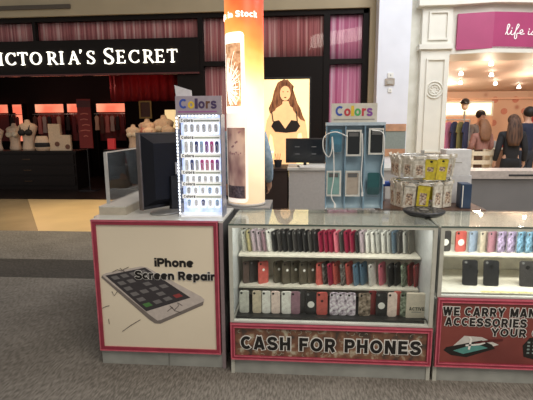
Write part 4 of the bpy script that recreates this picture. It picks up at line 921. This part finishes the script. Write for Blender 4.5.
# printed phone with tool
b = MB(); q2 = lambda pts: [(x-cx2, z) for x, z in pts]
b.prism(q2([(1.40, .30), (1.50, .295), (1.60, .25), (1.50, .215), (1.34, .235)]), .0006, 'xz', -.0068); b.build('printed_cloth', mat('print_cloth', (.62, .60, .56), .5), sp2)
b = MB(); b.prism(q2([(1.285, .205), (1.33, .175), (1.42, .165), (1.58, .225), (1.56, .25), (1.50, .275), (1.46, .265), (1.30, .225)]), .0006, 'xz', -.0075); pp = b.build('printed_phone', PRINTBLK, sp2)
b = MB(); b.prism(q2([(1.34, .205), (1.40, .185), (1.54, .228), (1.47, .252)]), .0006, 'xz', -.0082); b.build('printed_screen', mat('print_teal', (.10, .30, .27), .4), pp)
b = MB(); b.stroke([Vector(v) for v in q2([(1.43, .215), (1.44, .28), (1.43, .295)])], .012, .0006, -.0090).stroke([Vector(v) for v in q2([(1.41, .24), (1.49, .25), (1.52, .262)])], .010, .0006, -.009); b.build('printed_tool_tip', PRINTWHT, pp)
b = MB(); b.stroke([Vector(v) for v in q2([(1.46, .258), (1.55, .275), (1.62, .282)])], [.006, .014, .012], .0006, -.0095); b.build('printed_tool_handle', mat('print_dark_red', (.12, .02, .02), .4), pp)
b = MB(); b.prism(q2([(1.735, .25), (1.77, .30), (1.86, .31), (1.95, .28), (1.95, .20), (1.80, .165), (1.745, .18)]), .0006, 'xz', -.0075); pp = b.build('printed_gadget', PRINTBLK, sp2)
b = MB()
for i in range(5):
    for j in range(4): b.prism(q2([(1.76+i*.03, .20+j*.022), (1.775+i*.03, .20+j*.022), (1.775+i*.03, .21+j*.022), (1.76+i*.03, .21+j*.022)]), .0006, 'xz', -.0082)
b.build('printed_keys', mat('print_key_grey', (.25, .32, .30), .4), pp)
o = MB().box(0, .55, 0, .025, 0, .0015).build('yellow_tape', mat('yellow_tape', (.75, .65, .28), .5, noise=.35, scale=60), loc=(1.50, .045, .552)); tag(o, 'strip of yellow measuring tape along the front of the right showcase', 'tape')
b = MB().box(-.56, .56, 0, .02, 0, .012); o = b.build('light_strip', mat('pale_lamp_strip', (.75, .68, .55), .3), e1, loc=(0, .04, .938))
for xx, en in ((.6075, 2.3), (1.92, 3.2)): area('showcase_fill', (xx, .085, .935), 1.1, en, (1, .95, .86), (math.radians(20), 0, 0), .05)  # added fill standing in for daylight inside both showcases

# ---- phone cases
def case_mesh(m, h=.15, wd=.074, t=.010, name='phone_case'):
    return MB().prism(rrect(wd, h, .013, 0, h/2, 4), t, 'xz', -t/2).build(name, m)
CASEM = {}
def cm(nm, col, kind=None):
    key = 'case_'+nm.replace(' ', '_')
    if key in MATS: return MATS[key]
    if kind: return pattern(key, 'noise', [tuple(c*.25 for c in col), col, tuple(min(1, c*1.5+.15) for c in col)], (1, 1, 1), nscale=45, rough=.35, detail=3)
    return mat(key, col, .35, noise=.12, scale=40, coat=.25)
COLS = {'black': (.018, .018, .020), 'charcoal': (.045, .042, .042), 'dark brown': (.11, .075, .065), 'olive grey': (.10, .085, .06), 'coral red': (.60, .12, .10), 'crimson': (.27, .015, .05), 'pink': (.65, .16, .22),
  'dark red': (.22, .028, .03), 'clear grey': (.64, .64, .57), 'lilac': (.58, .46, .52), 'white': (.95, .91, .84), 'pale pink': (.95, .74, .66), 'mauve': (.34, .19, .24), 'slate blue': (.10, .18, .26), 'light grey': (.58, .58, .54),
  'beige': (.72, .62, .46), 'purple flowered': (.66, .56, .66), 'brown patterned': (.24, .18, .13), 'black patterned': (.10, .09, .08), 'green patterned': (.16, .20, .14), 'cream': (.70, .62, .48), 'yellowish': (.55, .48, .22), 'light blue': (.35, .45, .60), 'blue swirl': (.16, .38, .55), 'lilac swirl': (.45, .35, .55), 'rosy': (.50, .22, .28)}
LOGO = mat('white_logo', (.85, .84, .8), .4, noise=0); HOLE = mat('camera_hole_dark', (.006, .006, .006), .3, noise=0)
def put_case(nm, x, y, z, h, rz, label, group, logo=None, sway=0, pack=False, tilt=0, wd=.074, hole=True, cat='phone case'):
    o = case_mesh(cm(nm, COLS[nm], 'k' if ('pattern' in nm or 'swirl' in nm or 'flower' in nm) else None), h, wd)
    o.location = (x, y, z); o.rotation_euler = (math.radians(-tilt), math.radians(-sway), rz); o.location.z += wd/2*math.sin(math.radians(sway)); tag(o, label, cat, group)
    if hole: MB().prism(circ(-wd*.28, h*.90, .0075, 10), .0012, 'xz', -.0062).build('camera_hole', HOLE if nm not in ('black', 'charcoal') else mat('grey_ring', (.2, .2, .2), .3), o)
    if logo: MB().prism(circ(0, h*.62 if logo != 'big' else h*.45, .009 if logo != 'big' else .022, 14), .0012, 'xz', -.0062).build('logo_disc', LOGO if logo != 'dark' else mat('dark_logo', (.1, .02, .02), .3), o)
    if pack:
        MB().prism(rrect(wd+.012, h+.006, .006, 0, h/2+.0035, 3), .016, 'xz', -.008).build('clear_bag', BAG, o)
        MB().prism([(-.018, h+.006), (.018, h+.006), (.012, h+.024), (-.012, h+.024)], .001, 'xz', 0).build('hang_tab', mat('black_tab', (.03, .03, .03), .5) if nm not in ('white', 'lilac') else mat('pale_tab', (.7, .68, .62), .5), o)
    return o
def cnt_label(seq, k):
    nm = seq[k]; same = [i for i in range(len(seq)) if seq[i] == nm]
    return ordn
big = ['first', 'second', 'third', 'fourth', 'fifth', 'sixth', 'seventh', 'eighth', 'ninth', 'tenth', 'eleventh', 'twelfth', 'thirteenth', 'fourteenth', 'fifteenth', 'sixteenth', 'seventeenth', 'eighteenth', 'nineteenth', 'twentieth', 'twenty-first', 'twenty-second', 'twenty-third', 'twenty-fourth', 'twenty-fifth', 'twenty-sixth', 'twenty-seventh', 'twenty-eighth', 'twenty-ninth', 'thirtieth', 'thirty-first', 'thirty-second', 'thirty-third']
top = ['clear grey', 'yellowish', 'lilac', 'lilac', 'mauve', 'white', 'black', 'charcoal', 'black', 'black', 'charcoal', 'black', 'black', 'charcoal', 'black', 'crimson', 'crimson', 'crimson', 'pink', 'charcoal', 'crimson', 'crimson', 'black', 'lilac', 'white', 'white', 'light grey', 'white', 'light grey', 'slate blue', 'charcoal', 'light grey', 'olive grey']
for k, nm in enumerate(top):
    x = .068+k*.0342
    o = put_case(nm, x, .355, .6955, .146+.004*((k*7) % 3), math.radians(50+3*math.sin(k*2.1)), '%s bagged phone case, %s from left on the middle showcase top shelf' % (nm, big[k]), 'bagged cases on the top shelf', sway=9, pack=(k < 6 or k > 22))
mid = [('dark brown', 248), ('charcoal', 254), ('coral red', 263.5), ('olive grey', 279), ('olive grey', 287.5), ('olive grey', 296), ('olive grey', 304.5), ('olive grey', 313), ('coral red', 321.5), ('black patterned', 328), ('crimson', 333), ('coral red', 338.5), ('black patterned', 345.5), ('coral red', 351), ('slate blue', 358), ('slate blue', 365), ('light grey', 373), ('pink', 383), ('black', 391), ('black', 398), ('green patterned', 404), ('dark red', 411), ('dark red', 416)]
for k, (nm, px) in enumerate(mid):
    lg = True if (3 <= k <= 7 or k == 2) else None
    put_case(nm, (px-237)*.0067, .32+.018*(k % 2), .4785, .155, math.radians(30 if k < 9 else 48), '%s phone case, %s from left on the middle showcase second shelf' % (nm, big[k]), 'cases on the middle shelf', sway=0 if k < 9 else 8, logo=lg, tilt=0)
low = [('clear grey', 245, .062), ('beige', 258, .058), ('white', 267.5, .055), ('pale pink', 277, .058), ('white', 288, .066), ('mauve', 297, .058), ('charcoal', 304, .06), ('black', 312.5, .068), ('coral red', 323.5, .070), ('purple flowered', 335.5, .055), ('purple flowered', 344, .055), ('purple flowered', 352.5, .055), ('brown patterned', 365.5, .074), ('dark red', 374, .05), ('black', 382, .068), ('pale pink', 392.5, .058), ('coral red', 398.5, .05), ('green patterned', 404.5, .055)]
for k, (nm, px, wd) in enumerate(low):
    over = k in (6, 13, 16)
    put_case(nm, (px-234.5)*.00638, .185 if over else .16, .3355, .158 if k > 12 else .150, math.radians(4), '%s phone case, %s from left on the middle showcase black deck' % (nm, big[k]), 'cases on the black deck', logo='big' if k in (7, 14) else ('dark' if k == 8 else None), pack=False, wd=wd)
o = MB().box(-.062, .062, 0, .03, 0, .158).build('product_box', mat('cream_carton', (.74, .66, .54), .5), loc=(1.165-.01, .145, .3355)); tag(o, 'cream product box lettered ACTIVE at the right end of the black deck', 'box')
bold('lettering', 'ACTIVE', mat('print_dark_green', (.06, .07, .05), .5), -.045, .048, .050, .072, -.0005, o, .18); MB().box(-.03, .03, -.0015, 0, .035, .042).build('print_bar', mat('print_grey', (.4, .38, .33), .5), o)
r1 = [('charcoal', 449), ('coral red', 463.5), ('light blue', 475), ('cream', 485), ('rosy', 493), ('lilac swirl', 502), ('lilac swirl', 511), ('blue swirl', 520), ('blue swirl', 528), ('lilac', 536), ('rosy', 545), ('lilac swirl', 555), ('white', 566), ('blue swirl', 576)]
for k, (nm, px) in enumerate(r1):
    put_case(nm, 1.56+(px-480)*.0066, .30, .7285, .135, math.radians(14 if k < 2 else 32), '%s phone case, %s from left on the right showcase upper shelf' % (nm, big[k]), 'cases on the upper shelf at the right', logo='big' if k < 2 else None, pack=(k > 1))
for k, px in enumerate((470, 490, 524, 546)):
    o = put_case('charcoal' if k > 1 else 'black', 1.535+(px-480)*.0063, .16, .5525, .158, math.radians(-6), 'black phone case standing alone, %s from left on the right showcase lower shelf' % big[k], 'black cases on the lower shelf', wd=.088, tilt=10)
    MB().prism(circ(0, .118, .012, 12), .0014, 'xz', -.0064).build('round_cutout', HOLE, o); MB().box(.044, .047, -.004, .004, .08, .10).build('side_button', BLACK, o)

# ---- blue accessory stand on the glass
e = thing('case_stand', 'tall light blue acrylic stand with phone case pockets headed Colors on the middle showcase', 'display rack', (.777, .38, .962))
LB = mat('light_blue_acrylic', (.34, .50, .60), .18, noise=.12, scale=7, coat=.5)
MB().box(-.19, .19, -.02, .10, 0, .025).build('foot_tray', ACRYL, e)
MB().box(-.185, .185, .055, .062, .02, .57).build('back_board', LB, e)
for x in (-.185, -.062, .062, .185): MB().box(x-.004, x+.004, -.002, .056, .025, .57).build('divider', mat('blue_divider', (.20, .32, .42), .2, coat=.5), e)
MB().box(-.19, .19, -.006, .062, .57, .59).build('top_bar', mat('pale_blue_bar', (.45, .55, .63), .25), e)
hb = MB().box(-.155, .135, .01, .016, .59, .71).build('header_board', mat('cream_header', (.66, .63, .55), .45), e)
colors_word(-.130, .105, .630, .695, .0095, hb, 'brygrp', .05)
MB().box(-.14, .12, .0085, .0095, .604, .612).build('fine_print_bar', mat('fine_print_grey', (.35, .33, .30), .5), hb)
TEAL = mat('teal_dark_case', (.02, .10, .11), .3)
for (x, z, fm, im, lb, framed) in ((-.125, .40, None, mat('blue_film_case', (.07, .22, .32), .25), 'translucent blue case in the top left pocket of the blue stand', False), (-.01, .385, 1, mat('smoky_black_case', (.015, .018, .02), .15), 'black case in a white frame in the top middle pocket of the blue stand', True), (.135, .395, 1, mat('smoky_black_case', (.015, .018, .02), .15), 'black case in a white frame in the top right pocket of the blue stand', True),
    (-.135, .12, 1, mat('pale_teal_case', (.22, .38, .36), .3), 'pale teal case in a white frame in the lower left pocket of the blue stand', True), (-.012, .12, 1, mat('silver_beige_case', (.42, .36, .30), .3), 'silver beige case in a white frame in the lower middle pocket of the blue stand', True), (.125, .12, None, TEAL, 'dark teal case in the lower right pocket of the blue stand', False)):
    o = MB().prism(rrect(.078, .145, .012, 0, .0725, 4), .010, 'xz', 0).build('phone_case', im, loc=(.777+x, .38+.002, .962+z)); tag(o, lb, 'phone case', 'cases in the pockets of the blue stand')
    if framed:
        b = MB()
        ring(b, -.05, .05, -.012, .157, .011, -.004, .012)
        b.build('white_frame', mat('white_card_frame', (.66, .66, .62), .4), o); MB().box(-.03, .03, -.003, 0, .115, .14).build('printed_header', mat('dark_header_print', (.12, .12, .12), .4), o)
    MB().box(-.055, .055, -.010, -.006, -.014, .05).build('pocket_lip', ACRYL, o) if not framed else None
def cable(pts, label, m):
    o = MB().tube(smoothline(pts, 6), .0035, 6).build('white_cable', m, loc=(.777, .36, .962)); MB().box(pts[-1][0]-.006, pts[-1][0]+.006, pts[-1][1]-.004, pts[-1][1]+.004, pts[-1][2]-.025, pts[-1][2]+.002).build('plug', m, o); tag(o, label, 'cable', 'white cables on the blue stand')
WC = mat('white_rubber_cable', (.80, .80, .78), .4)
cable([(-.05, .008, .50), (-.13, -.005, .53), (-.20, -.01, .50), (-.205, -.01, .42), (-.17, -.01, .37), (-.15, -.01, .42), (-.15, -.01, .50), (-.14, -.01, .40), (-.135, -.01, .25), (-.15, -.01, .12), (-.125, -.01, .06)], 'long looped white cable hanging down the left edge of the blue stand', WC)
cable([(.04, -.01, .52), (.045, -.01, .40), (.04, -.012, .25), (.05, -.012, .14)], 'thin white cable hanging in the middle of the blue stand', WC)
cable([(.10, -.01, .54), (.17, -.01, .52), (.18, -.01, .40), (.165, -.012, .28), (.185, -.012, .22)], 'white cable hanging down the right edge of the blue stand', WC)

# ---- turntable disc
e = thing('round_tray', 'black textured round turntable tray on the joint of the two showcases', 'tray', (1.215, .315, .962))
MB().lathe(0, 0, [(0, 0), (.10, 0), (.11, .006), (.126, .018), (.130, .030), (.122, .036), (.105, .032), (0, .032)], 40).build('dish', mat('black_rubber', (.02, .02, .022), .4), e, True)
b = MB()
for k in range(24):
    a = k*PI/12; r = .075 if k % 2 else .095; b.cyl(r*math.cos(a), r*math.sin(a), .030, .036, .009, n=8)
b.cyl(0, 0, .030, .038, .03); b.build('raised_pattern', mat('grey_worn_rubber', (.16, .15, .14), .4), e)

# ---- wooden counter, spinner, boxes
e = thing('wood_shelf', 'dark brown wooden counter behind the right showcase', 'counter', (1.36, .70, 0))
MB().box(-.40, .32, -.19, .25, .935, .962).build('counter_top', WOODD, e); MB().box(-.31, .30, -.17, .18, 0, .935).build('cabinet_body', DARK, e)
sx, sy, sz = 1.295, .72, .962
e = thing('spinner_rack', 'two tier white spinner rack hung with small pouches behind the round tray', 'display rack', (sx, sy, sz))
MB().lathe(0, 0, [(0, 0), (.11, 0), (.11, .008), (.02, .015), (0, .015)], 24).build('base', CREAMW, e); MB().cyl(0, 0, .01, .39, .012).build('pole', SILVER, e)
for z in (.173, .355):
    b = MB(); b.tube([(.185*math.cos(2*PI*k/24), .185*math.sin(2*PI*k/24), z) for k in range(25)], .004, 6)
    for k in range(8): b.tube([(0, 0, z), (.185*math.cos(k*PI/4), .185*math.sin(k*PI/4), z)], .003, 5)
    b.build('ring', SILVER, e)
    MB().lathe(0, 0, [(.05, z-.028), (.15, z-.026), (.148, z-.018), (.05, z-.02)], 24).build('tier_disc', mat('cream_disc', (.66, .62, .52), .5), e)
YEL = mat('mustard_yellow_pouch', (.62, .50, .04), .4, noise=.15); WHP = pattern('cream_crinkled_pouch', 'noise', [(.48, .43, .34), (.78, .74, .66)], (1, 1, 1), nscale=35, bump=.3, rough=.4); PHM = pattern('small_photo_print', 'noise', [(.12, .10, .10), (.45, .30, .20), (.7, .65, .55)], (1, 1, 1), nscale=60)
def pos_words(ang):
    d = (ang-270) % 360
    return ['facing the viewer', 'just right of front', 'at front right', 'at the right edge', 'at right rear', 'at the back right', 'at the back', 'behind the pole', 'at the back left', 'at left rear', 'at the far left side', 'at the left edge', 'at front left', 'just left of front', 'left of the yellow pair', 'nearest the front'][int(d/22.5) % 16]
SL = ['front', 'front right', 'right', 'back right', 'back', 'back left', 'left', 'front left']
def pouch(ang, tier, m, cn, h, wd=.068, photo=None):
    a = math.radians(ang); r = .212 if tier else .205; z = sz+(.345 if tier else .165)
    b = MB(); b.prism([(-wd/2, -h), (wd/2, -h), (wd/2+.001, -.012), (wd*.3, -.002), (-wd*.3, -.002), (-wd/2-.001, -.012)], .010, 'xz', -.005)
    o = b.build('hanging_pouch', m, loc=(sx+r*math.cos(a), sy+r*math.sin(a), z-.006*math.sin(ang*1.7)), rz=a+PI/2+.22*math.sin(ang*2.3)); o.rotation_euler.x = .10+.08*math.sin(ang); o.rotation_euler.y = .07*math.sin(ang*3.1)
    if photo == 'tag': MB().prism(circ(0, -.022, .010, 10, .7), .001, 'xz', -.0065).build('oval_tag', PRINTBLK, o); MB().box(-.02, .02, -.0062, -.005, -.09, -.06).build('picture_print', PHM, o)
    elif photo: MB().box(-.022, .022, -.0062, -.005, -h*.85, -h*.35).build('picture_print', PHM, o)
    MB().tube([(0, 0, -.004), (0, .004, .008), (0, .014, .012)], .0025, 5).build('hook', SILVER, o)
    q_ = .012*math.sin(ang*5.3); MB().prism([(-wd/2, -.004), (wd/2, -.004), (wd*.42, .010+q_*.6), (wd*.1, .018-q_*.6), (-wd*.2, .010), (-wd*.45, .018+q_*.6)], .012, 'xz', -.012).build('bag_top', WHP, o)
    tag(o, '%s pouch on the %s tier of the spinner rack, %s' % (cn, 'upper' if tier else 'lower', pos_words(ang)), 'pouch', 'pouches on the spinner rack')
for k in range(16):
    ang = 270+k*22.5+2
    c = 'y' if k in (0, 1) else 'w'
    pouch(ang, 1, YEL if c == 'y' else WHP, 'yellow' if c == 'y' else 'cream', .15 if c == 'y' else .135, .075, 'tag' if c == 'y' else 'p')
for k in range(14):
    ang = 262+k*360/14; c = 'y' if k in (0, 9, 6) else 'w'
    pouch(ang, 0, YEL if c == 'y' else WHP, 'yellow' if c == 'y' else 'cream', .165, .078, 'p')
o = MB().box(-.04, .03, -.05, .06, 0, .17, rz=-.08, bev=.003).build('navy_box', mat('navy_blue_card', (.02, .045, .10), .4), loc=(1.565, .60, .962)); MB().box(-.036, -.031, -.056, -.05, .01, .16).build('pale_edge', PRINTWHT, o); tag(o, 'upright dark blue box right of the spinner rack', 'box')
o = MB().box(-.10, .09, -.075, .075, 0, .205, bev=.003).build('white_carton', mat('white_carton_card', (.62, .62, .64), .5), loc=(1.575, .84, .962)); tag(o, 'lower of two white cartons behind the dark blue box', 'box')
o = MB().box(-.095, .085, -.07, .07, 0, .185, bev=.003).build('white_carton', mat('white_carton_card2', (.70, .70, .71), .5), loc=(1.57, .84, 1.168)); tag(o, 'upper of two white cartons right of the spinner rack', 'box'); MB().box(-.05, .02, -.0725, -.07, .09, .095).build('printed_line', mat('print_grey', (.4, .4, .4)), o)
o = MB().box(-.045, .045, -.05, .05, 0, .105).build('grey_carton', mat('grey_card', (.28, .27, .29), .5), loc=(1.02, .89, .962)); tag(o, 'grey carton left of the spinner rack under the blue roll', 'box'); MB().stroke([(-.03, .09), (0, .05), (.03, .07)], .012, .001, -.052).build('white_tape', PRINTWHT, o)
o = MB().tube([(-.07, 0, .022), (.09, 0, .022)], .022, 16).build('blue_roll', mat('cobalt_blue_roll', (.03, .10, .50), .4), loc=(1.03, .89, 1.067)); MB().cyl(0, 0, 0, .001, .001); MB().tube([(-.072, 0, .022), (-.0695, 0, .022)], .013, 12).build('roll_core', DARK, o); tag(o, 'cobalt blue roll lying left of the spinner rack', 'roll')

# pillar fittings
o = MB().box(-.085, .085, -.03, 0, 0, .12, bev=.006).build('fire_strobe', mat('beige_metal', (.42, .36, .30), .4), loc=(2.02, 5.95, 2.24)); MB().box(-.05, .05, -.045, -.03, .02, .08).build('strobe_lens', mat('strobe_lens', (.5, .47, .42), .2), o); tag(o, 'beige alarm strobe box on the cool white pillar', 'alarm')
o = MB().box(-.05, .05, -.02, 0, 0, .09, bev=.004).build('wall_plate', PRINTWHT, loc=(2.03, 5.95, 2.37)); MB().box(-.01, .01, -.024, -.02, .03, .06).build('switch', SILVER, o); tag(o, 'white plate just above the alarm strobe on the pillar', 'switch')
o = MB().box(-.035, .035, -.02, 0, 0, .08, bev=.004).build('key_switch', PRINTWHT, loc=(2.03, 5.95, 2.11)); MB().prism(circ(0, .04, .012, 10), .004, 'xz', -.024).build('key_barrel', SILVER, o); tag(o, 'small white key switch below the alarm strobe on the pillar', 'switch')
